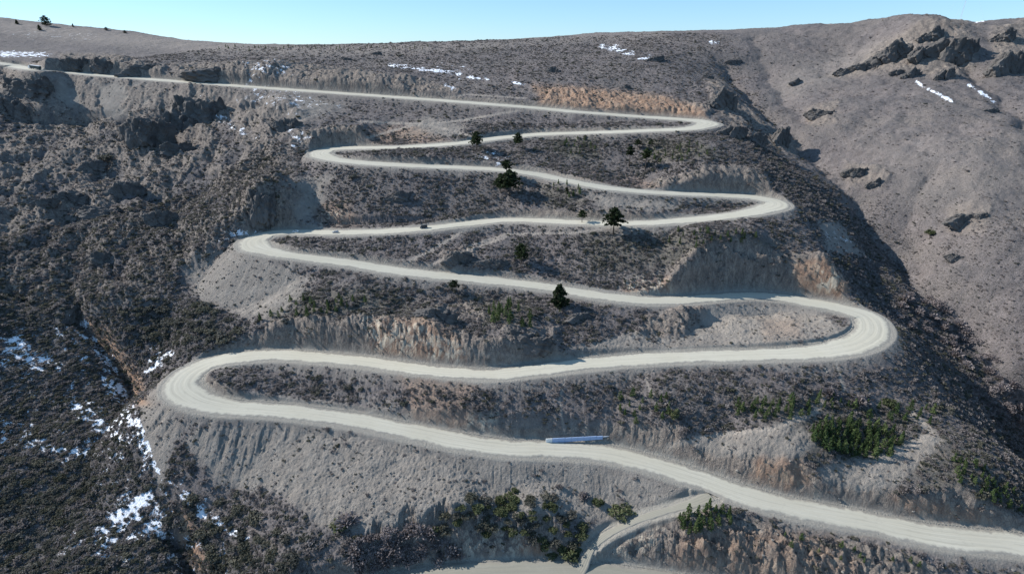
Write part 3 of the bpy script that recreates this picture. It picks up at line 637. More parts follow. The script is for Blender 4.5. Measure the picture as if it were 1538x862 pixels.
def scatter(name, sources, pos, scale, label):
    me = bpy.data.meshes.new(name); n = len(pos); me.vertices.add(n); me.vertices.foreach_set('co', pos.astype(np.float32).ravel())
    a = me.attributes.new('size', 'FLOAT', 'POINT'); a.data.foreach_set('value', scale.astype(np.float32))
    a = me.attributes.new('turn', 'FLOAT', 'POINT'); a.data.foreach_set('value', RNG.uniform(0, 6.28, n).astype(np.float32))
    a = me.attributes.new('pick', 'INT', 'POINT'); a.data.foreach_set('value', RNG.integers(0, len(sources), n).astype(np.int32))
    o = bpy.data.objects.new(name, me); C.objects.link(o); tag(o, label, None, None, 'stuff')
    g = bpy.data.node_groups.new(name, 'GeometryNodeTree'); g.interface.new_socket('Geometry', in_out='INPUT', socket_type='NodeSocketGeometry'); g.interface.new_socket('Geometry', in_out='OUTPUT', socket_type='NodeSocketGeometry')
    N = g.nodes; gi = N.new('NodeGroupInput'); go = N.new('NodeGroupOutput'); ip = N.new('GeometryNodeInstanceOnPoints'); jn = N.new('GeometryNodeJoinGeometry')
    for s in reversed(sources):
        oi = N.new('GeometryNodeObjectInfo'); oi.inputs['Object'].default_value = s; oi.inputs['As Instance'].default_value = True; g.links.new(oi.outputs['Geometry'], jn.inputs[0])
    def at(nm, ty):
        x = N.new('GeometryNodeInputNamedAttribute'); x.data_type = ty; x.inputs[0].default_value = nm; return x.outputs[0]
    cx = N.new('ShaderNodeCombineXYZ'); g.links.new(at('turn', 'FLOAT'), cx.inputs[2])
    g.links.new(gi.outputs[0], ip.inputs['Points']); g.links.new(jn.outputs[0], ip.inputs['Instance']); ip.inputs['Pick Instance'].default_value = True
    g.links.new(at('pick', 'INT'), ip.inputs['Instance Index']); g.links.new(cx.outputs[0], ip.inputs['Rotation']); g.links.new(at('size', 'FLOAT'), ip.inputs['Scale'])
    g.links.new(ip.outputs[0], go.inputs[0]); md = o.modifiers.new('scatter', 'NODES'); md.node_group = g
    return o
def sample(G, x, y):            # a terrain field at world points (nearest)
    i = np.clip(np.round((np.arctan2(x, y) - AZ[0]) / (AZ[1] - AZ[0])).astype(int), 0, NA - 1); j = np.clip(np.round((np.log(np.hypot(x, y)) - LR[0]) / (LR[1] - LR[0])).astype(int), 0, NR - 1)
    return G[j, i]
def cand(n, r0, r1, a=R(57)):
    r = np.sqrt(RNG.uniform(r0 * r0, r1 * r1, n)); t = RNG.uniform(-a, a, n); return r * np.sin(t), r * np.cos(t)
xs, ys = cand(330000, 140, 520); x2, y2 = cand(150000, 520, 900, R(48))
xs = np.concatenate([xs, x2]); ys = np.concatenate([ys, y2])
zs = terr(xs, ys); cpx, cpy = project(xs, ys, zs)
m = (cpx > -90) & (cpx < 1630) & (cpy > -20) & (cpy < 930); xs, ys, zs, cpx, cpy = xs[m], ys[m], zs[m], cpx[m], cpy[m]
s_nd = sample(nd, xs, ys); s_g = sample(np.maximum(grav, path), xs, ys); s_r = sample(rock, xs, ys); s_sn = sample(snow, xs, ys); s_gr = sample(green, xs, ys)
thick = poly_mask(cpx, cpy, [(-200, 130), (420, 170), (430, 330), (330, 370), (270, 440), (330, 500), (210, 600), (260, 760), (480, 862), (480, 950), (-200, 950)], 25)
lowleft = poly_mask(cpx, cpy, [(-200, 430), (120, 430), (330, 480), (380, 520), (230, 560), (200, 620), (240, 740), (470, 880), (470, 950), (-200, 950)], 25)
rhill = poly_mask(cpx, cpy, [(1090, 60), (1160, 180), (1300, 330), (1400, 450), (1538, 620), (1700, 620), (1700, -50), (1000, -50)], 25)
rflank = poly_mask(cpx, cpy, [(1130, 180), (1250, 300), (1350, 420), (1538, 600), (1700, 800), (1560, 800), (1330, 480), (1210, 330), (1080, 190)], 12)
clump = fbm(xs / 22, ys / 22, 3, 101) + .6 * fbm(xs / 7, ys / 7, 2, 111)
dens = np.clip(.50 + .55 * clump, .08, 1) * (1 - .88 * s_g) * (1 - .8 * s_r) * (1 - .6 * np.clip(s_sn, 0, 1))
dens = np.maximum(dens, .62 * thick * (1 - .93 * s_g) * (1 - .85 * np.clip(s_sn, 0, 1))); dens = np.maximum(dens, .85 * lowleft * (1 - .93 * s_g) * (1 - .8 * np.clip(s_sn, 0, 1))); dens = np.maximum(dens, .7 * rflank * (1 - s_g))
dens *= 1 - .45 * rhill; dens *= (s_nd > 3.0)
dist = np.hypot(xs, ys)
m = RNG.uniform(0, 1, len(xs)) < dens
xs, ys, zs, s_nd, s_g, s_gr, thick, lowleft, rhill, rflank, dist, clump = (v[m] for v in (xs, ys, zs, s_nd, s_g, s_gr, thick, lowleft, rhill, rflank, dist, clump))
size = np.exp(RNG.normal(-.32, .48, len(xs))) * (1 + .12 * lowleft + .15 * rflank) * (1 - .35 * rhill) * (1 - .3 * s_g); size = np.clip(size, .28, 2.6)
pd = .26 + .22 * clump + .12 * lowleft + .16 * thick + .35 * s_gr - .15 * rhill
isd = RNG.uniform(0, 1, len(xs)) < pd
pos = np.column_stack([xs, ys, zs - .06 * size])
print('shrubs', len(xs), isd.sum())
scatter('dry_scrub_cover', grey_src, pos[~isd], size[~isd], 'low grey brown leafless scrub covering the slopes')
scatter('olive_scrub_cover', oliv_src, pos[isd], size[isd], 'dark olive scrub mixed through the slopes')
# loose stones on the waste slopes below the roads
def stone_mesh(name, mat, seed):
    rng = np.random.default_rng(seed); bm = bmesh.new(); bmesh.ops.create_icosphere(bm, subdivisions=1, radius=1)
    for v in bm.verts: v.co *= rng.uniform(.65, 1.15); v.co.z *= .7
    me = bpy.data.meshes.new(name); bm.to_mesh(me); bm.free(); me.materials.append(mat); return me
M_STONE = rock_material('pale_stone', [(.16, .15, .135), (.27, .25, .225), (.40, .375, .33)], 1.5)
st_src = [src(stone_mesh('stone_%s' % k, M_STONE, 20 + i)) for i, k in enumerate('abc')]
xs, ys = cand(60000, 140, 420); zs = terr(xs, ys); cpx, cpy = project(xs, ys, zs)
s_nd = sample(nd, xs, ys); s_g = sample(grav, xs, ys); s_r = sample(rock, xs, ys)
dens = np.where(s_nd > 2.6, .16 * s_g + .10 * s_r, 0) + .5 * poly_mask(cpx, cpy, [(560, 740), (700, 735), (720, 790), (640, 810), (560, 790)], 10); dens *= (cpx > -60) & (cpx < 1600) & (s_nd > 2.6)
m = RNG.uniform(0, 1, len(xs)) < dens; sz = np.clip(np.exp(RNG.normal(-1.35, .5, m.sum())), .1, .9)
scatter('loose_stones', st_src, np.column_stack([xs[m], ys[m], zs[m]]), sz, 'pale loose stones rolled down the waste slopes')
print('scatter', time.time() - T0)

# ------------------------------------------------------------------ things
def link(name, me, parent=None, loc=(0, 0, 0)):
    o = bpy.data.objects.new(name, me); C.objects.link(o); o.location = loc
    if parent: o.parent = parent
    return o
def empty(name, loc, rz=0, sc=1):
    o = bpy.data.objects.new(name, None); C.objects.link(o); o.location = loc; o.rotation_euler = (0, 0, rz); o.scale = (sc, sc, sc) if not hasattr(sc, '__len__') else sc; o.empty_display_size = .3; return o
def tube(pts, rad, seg=7):
    V = []; Fc = []; pts = [Vector(p) for p in pts]
    for i, p in enumerate(pts):
        d = (pts[min(i + 1, len(pts) - 1)] - pts[max(i - 1, 0)]).normalized(); a = d.orthogonal().normalized(); b = d.cross(a)
        for k in range(seg):
            t = 6.28318 * k / seg; V.append(p + (a * math.cos(t) + b * math.sin(t)) * rad[i])
    for i in range(len(pts) - 1):
        for k in range(seg): Fc.append((i * seg + k, i * seg + (k + 1) % seg, (i + 1) * seg + (k + 1) % seg, (i + 1) * seg + k))
    Fc.append(tuple(range(len(V) - seg, len(V)))); Fc.append(tuple(reversed(range(seg))))
    return V, Fc
# --- young pines: unit height 1
def pine_parts(seed, wid=.28):
    rng = np.random.default_rng(seed); pts = []
    for lv in np.linspace(.12, 1.0, 13):
        r = wid * (1.02 - lv) ** .8 * rng.uniform(.75, 1.2) + .015
        for k in range(int(6 + 16 * (1 - lv))):
            a = rng.uniform(0, 6.28); q = r * rng.uniform(.3, 1.0); pts.append(np.array([q * math.cos(a), q * math.sin(a), lv + .05 * q / wid * rng.uniform(-.6, 1)]))
    V, Fc = cards(pts, .05, rng, .9, 1.3); crown = raw_mesh('pine_crown', V, Fc, M_PINE)
    V, Fc = tube([(0, 0, -.06), (.01, 0, .4), (0, .005, .95)], [.03, .02, .006], 6); return crown, raw_mesh('pine_trunk', V, Fc, M_BARK, True)
PINES = [pine_parts(31, .26), pine_parts(32, .33), pine_parts(33, .22), pine_parts(34, .38)]
def pine(p, h, label, group):
    c, t = random.choice(PINES); e = empty('young_pine', p, random.uniform(0, 6.28), (h * random.uniform(.85, 1.15), h * random.uniform(.85, 1.15), h))
    tag(e, label, 'pine', group); link('crown', c, e); link('trunk', t, e)
def in_poly(x, y, poly):
    ins = False
    for (ax, ay), (bx, by) in zip(poly, poly[1:] + poly[:1]):
        if (ay > y) != (by > y) and x < (bx - ax) * (y - ay) / (by - ay + 1e-9) + ax: ins = not ins
    return ins
def poly_points(poly, n, sep, rnd):
    out = []; xs = [p[0] for p in poly]; ys = [p[1] for p in poly]; tries = 0
    while len(out) < n and tries < n * 60:
        tries += 1; x, y = rnd.uniform(min(xs), max(xs)), rnd.uniform(min(ys), max(ys))
        if not in_poly(x, y, poly) or any(abs(x - a) < sep and abs(y - b) < sep * .55 for a, b in out): continue
        g = ground_at(x, y)
        if g is None or sample(nd, np.array([g.x]), np.array([g.y]))[0] < 2.5: continue
        out.append((x, y)); yield x, y, g
rp = random.Random(5)
PINE_AREAS = [
 ([(1215, 650), (1250, 632), (1320, 640), (1358, 662), (1335, 690), (1280, 688), (1225, 672)], 82, 7, (13, 24), 'bright green young pine in the dense grove on the right-hand terrace', 'dense grove of young pines'),
 ([(1430, 690), (1470, 700), (1538, 745), (1538, 772), (1490, 760), (1440, 725)], 34, 7, (11, 18), 'green young pine in the sloping strip down the right edge', 'strip of young pines at the right edge'),
 ([(1005, 790), (1030, 768), (1070, 760), (1105, 785), (1060, 800), (1020, 810)], 24, 8, (14, 26), 'dark green young pine on the knoll beside the lowest dirt track', 'young pines on the knoll by the track'),
 ([(1100, 610), (1150, 598), (1215, 610), (1220, 632), (1150, 632), (1105, 625)], 26, 8, (12, 22), 'young pine scattered above the winding footpath on the right', 'scattered pines above the footpath'),
 ([(725, 470), (760, 455), (805, 480), (800, 495), (740, 485)], 18, 6, (14, 24), 'slim bright young pine in the tuft beneath the third road leg', 'tuft of slim pines at mid slope'),
 ([(385, 470), (420, 455), (540, 440), (560, 460), (480, 475), (390, 485)], 26, 8, (8, 15), 'small green pine along the brow above the left rock cutting', 'pines on the brow of the left cutting'),
 ([(970, 225), (1050, 212), (1080, 225), (1050, 242), (985, 245)], 26, 6, (5, 9), 'tiny pale green pine in the upper plantation below the second highest leg', 'upper plantation of tiny pines'),
 ([(835, 215), (880, 208), (900, 222), (860, 235)], 14, 6, (5, 9), 'tiny pine beside the pair of umbrella trees high on the spur', 'tiny pines high on the spur'),
 ([(1000, 345), (1090, 345), (1150, 365), (1060, 375), (1000, 368)], 22, 8, (7, 13), 'small pine on the shelf above the tallest rock face', 'pines on the shelf over the rock face'),
 ([(920, 600), (1000, 590), (1015, 635), (930, 640)], 16, 9, (10, 20), 'lone-standing green pine on the bushy bank above the metal barrier', 'pines on the bank above the barrier'),
 ([(1180, 585), (1260, 600), (1400, 615), (1420, 640), (1370, 640), (1250, 622)], 22, 9, (10, 20), 'green pine fringing the top of the right-hand terrace', 'pines fringing the terrace top'),
 ([(820, 280), (860, 272), (880, 290), (850, 300)], 10, 6, (6, 11), 'small pine on the bank between two road legs near the centre', 'small pines near the centre bank'),
 ([(1140, 800), (1240, 812), (1400, 842), (1400, 855), (1200, 835)], 12, 10, (9, 16), 'small pine on the verge under the lowest road leg', 'verge pines under the lowest leg'),
]
for poly, n, sep, (h0, h1), lab, grp in PINE_AREAS:
    for x, y, g in poly_points(poly, n, sep, rp): pine(g + Vector((0, 0, -.1)), rp.uniform(h0, h1) / px_per_m(g) * .94, lab, grp)
# --- larger shrubs, each its own thing
SH = {'ever': [bush_mesh('evergreen_shrub_a', M_EVER, 41, 22, 26, 1.0, .105, .75), bush_mesh('evergreen_shrub_b', M_EVER, 42, 18, 30, 1.2, .11, .65), bush_mesh('evergreen_shrub_c', M_EVER, 43, 26, 24, .85, .10, .85)],
      'twig': [twig_mesh('bare_shrub_a', M_PURP, 44, 260), twig_mesh('bare_shrub_b', M_PURP, 45, 220), bush_mesh('bare_shrub_c', M_PURP, 46, 24, 20, .9, .085, .8)],
      'dark': [bush_mesh('dark_shrub_a', M_DARK, 47, 22, 22, .8, .10, .85), bush_mesh('dark_shrub_b', M_OLIV, 48, 20, 22, .7, .11, .85)]}
def shrub(p, r, kind, label, group=None):
    o = link('shrub', rp.choice(SH[kind] + (SH['dark'] if kind == 'ever' and group else [])), None, p); o.scale = (r * rp.uniform(.85, 1.15), r * rp.uniform(.85, 1.15), r * rp.uniform(.8, 1.15)); o.rotation_euler = (0, 0, rp.uniform(0, 6.28)); tag(o, label, 'shrub', group); return o
SHRUB_AREAS = [
 ([(640, 775), (700, 745), (765, 735), (840, 750), (895, 800), (890, 840), (830, 850), (800, 815), (740, 805), (650, 805)], 60, 11, (6, 13), 'ever', 'dark evergreen shrub in the thick clump at the bottom centre', 'evergreen shrubs in the bottom centre clump'),
 ([(530, 815), (590, 790), (660, 800), (700, 835), (690, 862), (600, 866), (530, 862)], 46, 11, (9, 15), 'twig', 'purplish grey leafless shrub in the thicket beside the lower road', 'leafless thicket by the lower road'),
 ([(0, 690), (150, 700), (150, 750), (120, 790), (130, 830), (250, 862), (0, 866)], 62, 13, (6, 11), 'dark', 'dark shrub on the shaded slope in the bottom left corner', 'dark shrubs in the bottom left corner'),
 ([(280, 740), (340, 745), (430, 800), (470, 866), (330, 866), (300, 800)], 34, 12, (8, 15), 'dark', 'dark shrub between the stream and the grey waste slope', 'dark shrubs right of the stream'),
 ([(180, 470), (300, 450), (370, 490), (330, 520), (240, 520), (200, 500)], 36, 11, (7, 12), 'dark', 'dark shrub in the hollow left of the wide hairpin', 'dark shrubs in the left hollow'),
 ([(1340, 480), (1420, 520), (1538, 640), (1538, 600), (1440, 480), (1370, 430)], 40, 11, (7, 12), 'twig', 'grey leafless shrub in the gully beyond the right hairpin', 'leafless shrubs in the right gully'),
]
for poly, n, sep, (w0, w1), kind, lab, grp in SHRUB_AREAS:
    for x, y, g in poly_points(poly, n, sep, rp): shrub(g + Vector((0, 0, -.15)), rp.uniform(w0, w1) / px_per_m(g), kind, lab, grp)
for px, py, w, kind, lab in [(932, 770, 17, 'ever', 'big round green shrub standing alone above the bend of the dirt track'), (898, 758, 11, 'ever', 'medium green shrub left of the round one above the dirt track'), (877, 748, 10, 'twig', 'grey bare shrub beside the little washout channel'), (522, 785, 18, 'twig', 'tall leafless shrub with a dark base at the foot of the grey waste slope'), (510, 790, 13, 'ever', 'dark green shrub leaning on the tall leafless one'),
  (1245, 592, 13, 'twig', 'round leafless grey shrub above the terrace grove'), (1335, 606, 13, 'ever', 'dark round shrub on the terrace under the right hairpin'), (1290, 605, 16, 'twig', 'wide leafless shrub between two round ones on the terrace'), (1398, 352, 9, 'ever', 'lone dark green bush on the bare right-hand hill'), (160, 240, 15, 'dark', 'lone dark bush on the craggy left hillside'), (531, 268, 8, 'dark', 'small dark bush on the slope under the second left hairpin'), (855, 830, 17, 'ever', 'bright green bushy shrub at the foot of the bottom clump'), (1012, 625, 12, 'ever', 'large shrub hanging over the red bank'), (498, 372, 6, 'dark', 'small round bush inside the fourth hairpin loop'),
  (600, 85, 5, 'dark', 'tiny dark bush on the plateau below the skyline')]:
    g = ground_at(px, py)
    if g: shrub(g + Vector((0, 0, -.2)), w / px_per_m(g), kind, lab)
# --- monkey puzzle and other old trees: unit height 1
def arau_parts(seed, bare=.45, wid=.38, layers=8, dome=True):
    rng = np.random.default_rng(seed); pts = []; LV = []; LF = []
    for k in range(layers):
        f = k / (layers - 1); z = bare + (1 - bare) * f * .92
        r = wid * (max(1.04 - f ** 2.4, .05) ** .6 * (.8 if k == 0 else 1) if dome else (1.05 - f)) * rng.uniform(.8, 1.12)
        nb = rng.integers(6, 9)
        for b in range(nb):
            a = 6.28 * b / nb + rng.uniform(-.35, .35); rr_ = r * rng.uniform(.65, 1.1); tip = np.array([rr_ * math.cos(a), rr_ * math.sin(a), z + rng.uniform(-.05, .04) - .05 * (1 - f)])
            base = np.array([0, 0, z - .03]); mid = base * .5 + tip * .5 + np.array([0, 0, -.02])
            V, Fc = tube([base, mid, tip], [.008, .006, .003], 4); o = len(LV); LV += V; LF += [tuple(i + o for i in f_) for f_ in Fc]
            for q in range(20):
                t = rng.uniform(.2, 1.05); p = base * (1 - t) + tip * t + rng.normal(size=3) * np.array([.025, .025, .018]); pts.append(p)
    V, Fc = cards(pts, .042, rng, .8, 1.2); crown = raw_mesh('tree_crown', V, Fc, M_ARAU)
    TV, TF = tube([(0, 0, -.06), (.004, 0, .3), (-.004, .004, .6), (0, 0, .96)], [.03, .022, .016, .006], 8)
    return crown, raw_mesh('tree_trunk', TV, TF, M_BARK, True), raw_mesh('tree_branches', LV, LF, M_BARK)
TR = {'umb': arau_parts(51, .58, .46, 5), 'full': arau_parts(52, .45, .42, 7), 'cone': arau_parts(53, .08, .40, 11), 'thin': arau_parts(54, .68, .27, 4), 'round': arau_parts(55, .15, .5, 8)}
for px, py, top, kind, wf, lab in [
 (921, 352, 313, 'full', 1.0, 'tallest dark umbrella tree casting a long shadow at the edge of the middle road leg'), (874, 335, 316, 'umb', 1.0, 'small umbrella tree on a thin trunk left of the tallest one'), (783, 397, 366, 'full', 1.0, 'broad olive umbrella tree alone on the slope between two legs'),
 (840, 460, 425, 'cone', 1.0, 'dense pointed evergreen tree at the edge of the third leg'), (682, 440, 421, 'umb', 1.1, 'little flat-topped tree with a long shadow under the third leg'), (716, 227, 200, 'full', .9, 'dark umbrella tree rising in front of the second highest leg, left one'), (778, 224, 202, 'full', .95, 'dark umbrella tree rising in front of the second highest leg, right one'),
 (761, 270, 243, 'thin', 1.3, 'slender bare-trunked tree with flat crown crossing the road at centre'), (765, 294, 257, 'full', 1.1, 'broad dark tree below the slender one at centre'), (752, 290, 262, 'full', .8, 'smaller dark tree tucked left of the broad one'), (969, 256, 226, 'thin', 1.0, 'bare-trunked umbrella tree in front of the shaded rock cut'), (945, 250, 222, 'thin', 1.0, 'bare-trunked umbrella tree left of the shaded rock cut'),
 (957, 226, 211, 'umb', .9, 'small umbrella tree behind the bare-trunked pair, left one'), (977, 224, 211, 'umb', .9, 'small umbrella tree behind the bare-trunked pair, right one'), (851, 296, 283, 'thin', 1.0, 'small thin tree beside the grey bank near the centre'),
 (70, 39, 26, 'round', 1.2, 'round tree alone on the skyline at the far left'), (26, 37, 31, 'cone', 1.0, 'tiny pointed tree on the plateau left of the round skyline tree'), (60, 46, 39, 'cone', 1.0, 'tiny dark pointed tree on the plateau in front of the round skyline tree'), (160, 46, 42, 'round', 1.6, 'low bush-like tree on the skyline, second from the left'), (188, 50.5, 46.5, 'round', 1.4, 'low bush-like tree on the skyline, third from the left'), (110, 41, 36.5, 'cone', .8, 'tiny thin tree on the left skyline')]:
    g = ground_at(px, py)
    for k in range(12):
        if g is None: py += .7; g = ground_at(px, py)
    h = (py - top) / px_per_m(g) * 1.06; w = h * wf; e = empty('umbrella_tree' if kind in ('umb', 'full', 'thin') else 'conifer_tree' if kind == 'cone' else 'round_tree', g + Vector((0, 0, -.2)), rp.uniform(0, 6.28), (w, w, h)); tag(e, lab, 'tree')
    c, t, b = TR[kind]; link('crown', c, e); link('trunk', t, e); link('branches', b, e)
# dotted row of small pines along the low part of the skyline
for i, px in enumerate(np.linspace(330, 640, 44)):
    px += rp.uniform(-3, 3); py = 74 + rp.uniform(-3, 3); g = ground_at(px, py)
    if g: pine(g, rp.uniform(2.5, 5) / px_per_m(g), 'tiny dark pine in the far row along the dip of the skyline', 'far row of pines along the skyline')

# --- crags
def noise3(p, s, seed): return (perlin(p[:, 0] * s + p[:, 2] * s * .7, p[:, 1] * s - p[:, 2] * s * .4, seed) + perlin(p[:, 1] * s + p[:, 2] * s * .9 + 5, p[:, 2] * s - p[:, 0] * s * .3, seed + 3)) * .6
def crag_mesh(name, mat, seed, nslab=6):
    """a rib of tilted slabs: long sloping backs to the left, broken cliffs to the right and front"""
    rng = np.random.default_rng(seed); VV = []; FF = []
    for q in range(nslab):
        bm = bmesh.new(); bmesh.ops.create_icosphere(bm, subdivisions=4, radius=1); D = np.array([v.co[:] for v in bm.verts]); fc = [[v.index for v in f.verts] for f in bm.faces]; bm.free()
        planes = [((-.62, .25, .74), .55), ((-.3, .5, .8), .62), ((.92, -.3, .25), .62), ((.45, -.88, .15), .60), ((-.25, -.9, .3), .66)]
        rad = np.full(len(D), 1.15)
        for nrm, off in planes + [(rng.normal(size=3), rng.uniform(.7, 1)) for _ in range(5)]:
            nrm = np.array(nrm) + rng.normal(size=3) * .16; nrm /= np.linalg.norm(nrm); c = D @ nrm; rad = np.where(c > .05, np.minimum(rad, off * rng.uniform(.85, 1.15) / np.maximum(c, .05)), rad)
        P_ = D * rad[:, None]; stt = P_[:, 0] * .6 + P_[:, 2] * .8
        r2 = 1 + .20 * noise3(P_ + q * 3, 1.9, seed + q) + .14 * (1 - 2 * np.abs(noise3(P_ + q, 4.3, seed + 9 + q))) + .08 * noise3(P_, 10, seed + 5) + .06 * np.sign(np.sin(stt * 13 + 2 * noise3(P_, 1.5, seed + 2)))
        P_ = P_ * r2[:, None]; s = rng.uniform(.34, .62)
        f = (q + .5) / nslab * 2 - 1; a = rng.uniform(-.35, .35); ca, sa = math.cos(a), math.sin(a)
        P_ = np.column_stack([P_[:, 0] * ca - P_[:, 1] * sa, P_[:, 0] * sa + P_[:, 1] * ca, P_[:, 2]]) * s * np.array([1.0, 1.0, rng.uniform(.75, 1.15)])
        P_ += np.array([f * .75 + rng.uniform(-.12, .12), rng.uniform(-.35, .35), rng.uniform(-.15, .15) + .22 * (1 - abs(f))]); o = len(VV)
        VV += list(P_); FF += [[i + o for i in t_] for t_ in fc]
    return raw_mesh(name, VV, FF, mat)
M_CRAG = rock_material('dark_crag_rock', [(.055, .052, .05), (.11, .103, .097), (.19, .175, .162)], .35)
CR = [crag_mesh('crag_%s' % k, M_CRAG, 60 + i) for i, k in enumerate('abcdef')]
CRAGS = [ # px, py of centre, width, height in photo pixels, label
 (38,125,74,44,'big dark crag directly under the lorry on the top road'),(10,158,56,34,'dark crag at the left edge below the one under the lorry'),(108,96,46,30,'dark crag above the top road just right of the lorry'),(150,98,44,30,'squat dark crag above the top road, second right of the lorry'),(212,108,60,22,'low dark crag wall above the top road, third right of the lorry'),
 (325,110,95,28,'long dark crag wall above the top road, widest of its row'),(300,158,76,66,'massive shadowed buttress hanging below the top road'),(262,182,60,46,'dark crag left of the massive buttress'),(216,190,66,60,'jagged dark crag lower left of the buttress'),(255,222,54,32,'dark crag at the head of the pale diagonal ridge'),(186,285,48,30,'pyramid-shaped dark crag half-way down the left hillside'),
 (238,322,46,36,'pointed dark crag in the middle of the left hillside'),(148,315,60,22,'long low crag left of the pointed one'),(100,296,52,20,'low crag in the row at mid left'),(65,302,30,16,'small crag at the left end of the mid-left row'),(148,383,40,26,'isolated triangular crag on the lower left hillside'),(135,250,34,16,'small crag beside the lone bush on the left'),(430,185,46,34,'dark crag above the second left hairpin'),(395,300,40,60,'tall shaded crag face left of the fourth hairpin'),
 (1348,75,58,42,'large tilted crag on the right hill, left of the biggest'),(1432,70,72,58,'biggest tilted crag on the right hill under the mast'),(1402,50,44,26,'upper crag on the skyline of the right hill'),(1382,82,34,26,'crag between the two big tilted ones'),(1300,98,40,24,'broken crag left of the large tilted crag'),(1274,106,30,14,'low broken rocks at the left end of the right-hand crags'),(1372,108,28,20,'small crag below the large tilted ones'),(1424,108,30,22,'small shaded crag below the biggest tilted one'),
 (1510,50,34,26,'crag near the right edge of the skyline'),(1515,95,46,44,'broad ribbed crag at the right edge'),(1490,165,30,14,'small dark crag beside the right snow streak'),(1236,168,36,18,'dark crag at the head of the right gully'),(1198,123,22,12,'small rock above the head of the right gully'),(1288,256,30,22,'shaded crag on the right bank of the gully'),(1316,272,26,18,'small crag right of the shaded one by the gully'),(1448,330,42,22,'cluster of rocks half-way down the right hill'),(1475,322,16,16,'little rock right of the cluster on the right hill'),(1440,385,26,14,'low rock on the lower right hill'),
 (1084,146,52,42,'dark crag above the end of the highest hairpin'),(1104,196,42,30,'craggy outcrop just right of the highest hairpin'),(1134,206,36,26,'crag on the shoulder right of the highest hairpin'),(1172,205,26,34,'crag on the gully edge right of the shoulder'),(1105,92,26,12,'small crag high above the highest hairpin'),(1066,115,16,10,'tiny crag above the ochre cutting'),(830,105,24,12,'dark rock on the plateau above the ochre cutting'),(985,88,32,12,'dark rocks beside the white snow patch'),(940,130,14,9,'lone rock just over the ochre cutting'),
 (688,388,42,24,'tilted pale-streaked crag between the third and fourth legs'),(735,394,52,22,'dark crag right of the pale-streaked one'),(795,508,74,40,'dark mound of rock above the second leg at centre'),(655,468,56,22,'rugged outcrop above the yellow rock cutting'),(1350,108,20,12,'small rock under the large tilted crag'),(600,292,44,20,'dark outcrop on the slope above the fourth leg'),(870,478,36,14,'low dark outcrop below the third leg'),(565,80,14,8,'tiny dark rock on the plateau, left of the snow line'),(520,88,16,8,'tiny dark rock over the shaded road cutting')]
for i, (px, py, w, h, lab) in enumerate(CRAGS):
    g = ground_at(px, py + h * .36)
    if not g: continue
    k = px_per_m(g); me = CR[i % len(CR)]
    o = link('rock_crag', me, None, g + Vector((0, w / k * .12, 0))); sx = w / k * .5; sz = h / k * .72
    o.scale = (sx * 1.1, max(sx * .6, sz * .65), sz * 1.2); o.rotation_euler = (rp.uniform(-.1, .1), rp.uniform(-.12, .12), rp.uniform(-.35, .35)); tag(o, lab, 'rock')

# --- vehicles
M_WHITE = plain('white_vehicle_paint', (.75, .75, .73), .35); M_DGREY = plain('dark_vehicle_paint', (.06, .065, .07), .4); M_GLASS = plain('dark_glass', (.02, .025, .03), .1); M_TYRE = plain('tyre_rubber', (.025, .025, .025), .9)
M_BLUE = plain('blue_grey_sheet_metal', (.33, .43, .62), .5); M_TARP = plain('dark_green_trailer_side', (.03, .05, .05), .6); M_STEEL = plain('galvanised_steel', (.54, .58, .64), .5, .0); M_RED = plain('tail_lamp_red', (.35, .02, .02), .3); M_SILV = plain('silver_vehicle_paint', (.42, .43, .44), .35)
def prism(profile, y0, y1, inset=0, bev=.05):
    bm = bmesh.new(); n = len(profile); zm = max(p[1] for p in profile); z0 = min(p[1] for p in profile)
    a = [bm.verts.new((x, y0 + inset * (z - z0) / (zm - z0), z)) for x, z in profile]; b = [bm.verts.new((x, y1 - inset * (z - z0) / (zm - z0), z)) for x, z in profile]
    bm.faces.new(a); bm.faces.new(list(reversed(b)))
    for i in range(n): bm.faces.new((a[(i + 1) % n], a[i], b[i], b[(i + 1) % n]))
    bmesh.ops.recalc_face_normals(bm, faces=bm.faces)
    if bev: bmesh.ops.bevel(bm, geom=bm.edges[:], offset=bev, segments=2, affect='EDGES')
    return bm
def bm_obj(name, bm, mat, parent=None):
    me = bpy.data.meshes.new(name); bm.to_mesh(me); bm.free(); me.materials.append(mat); return link(name, me, parent)
def box_bm(x0, x1, y0, y1, z0, z1, bev=.03): return prism([(x0, z0), (x1, z0), (x1, z1), (x0, z1)], y0, y1, 0, bev)
def wheel(parent, x, y, r, wd=.24):
    bm = bmesh.new(); bmesh.ops.create_cone(bm, cap_ends=True, segments=18, radius1=r, radius2=r, depth=wd, matrix=Matrix.Translation((x, y, r)) @ Matrix.Rotation(math.pi / 2, 4, 'X')); t = bm_obj('wheel', bm, M_TYRE, parent)
    bm = bmesh.new(); bmesh.ops.create_cone(bm, cap_ends=True, segments=14, radius1=r * .58, radius2=r * .5, depth=wd + .04, matrix=Matrix.Translation((x, y, r)) @ Matrix.Rotation(math.pi / 2, 4, 'X')); bm_obj('rim', bm, M_STEEL, t)
def seat_on_road(px, py):       # nearest road sample whose image is at this pixel
    qx_, qy_ = project(main_D[:, 0], main_D[:, 1], main_D[:, 2]); i = int(np.argmin((qx_ - px) ** 2 + (qy_ - py) ** 2 * 4)); return i
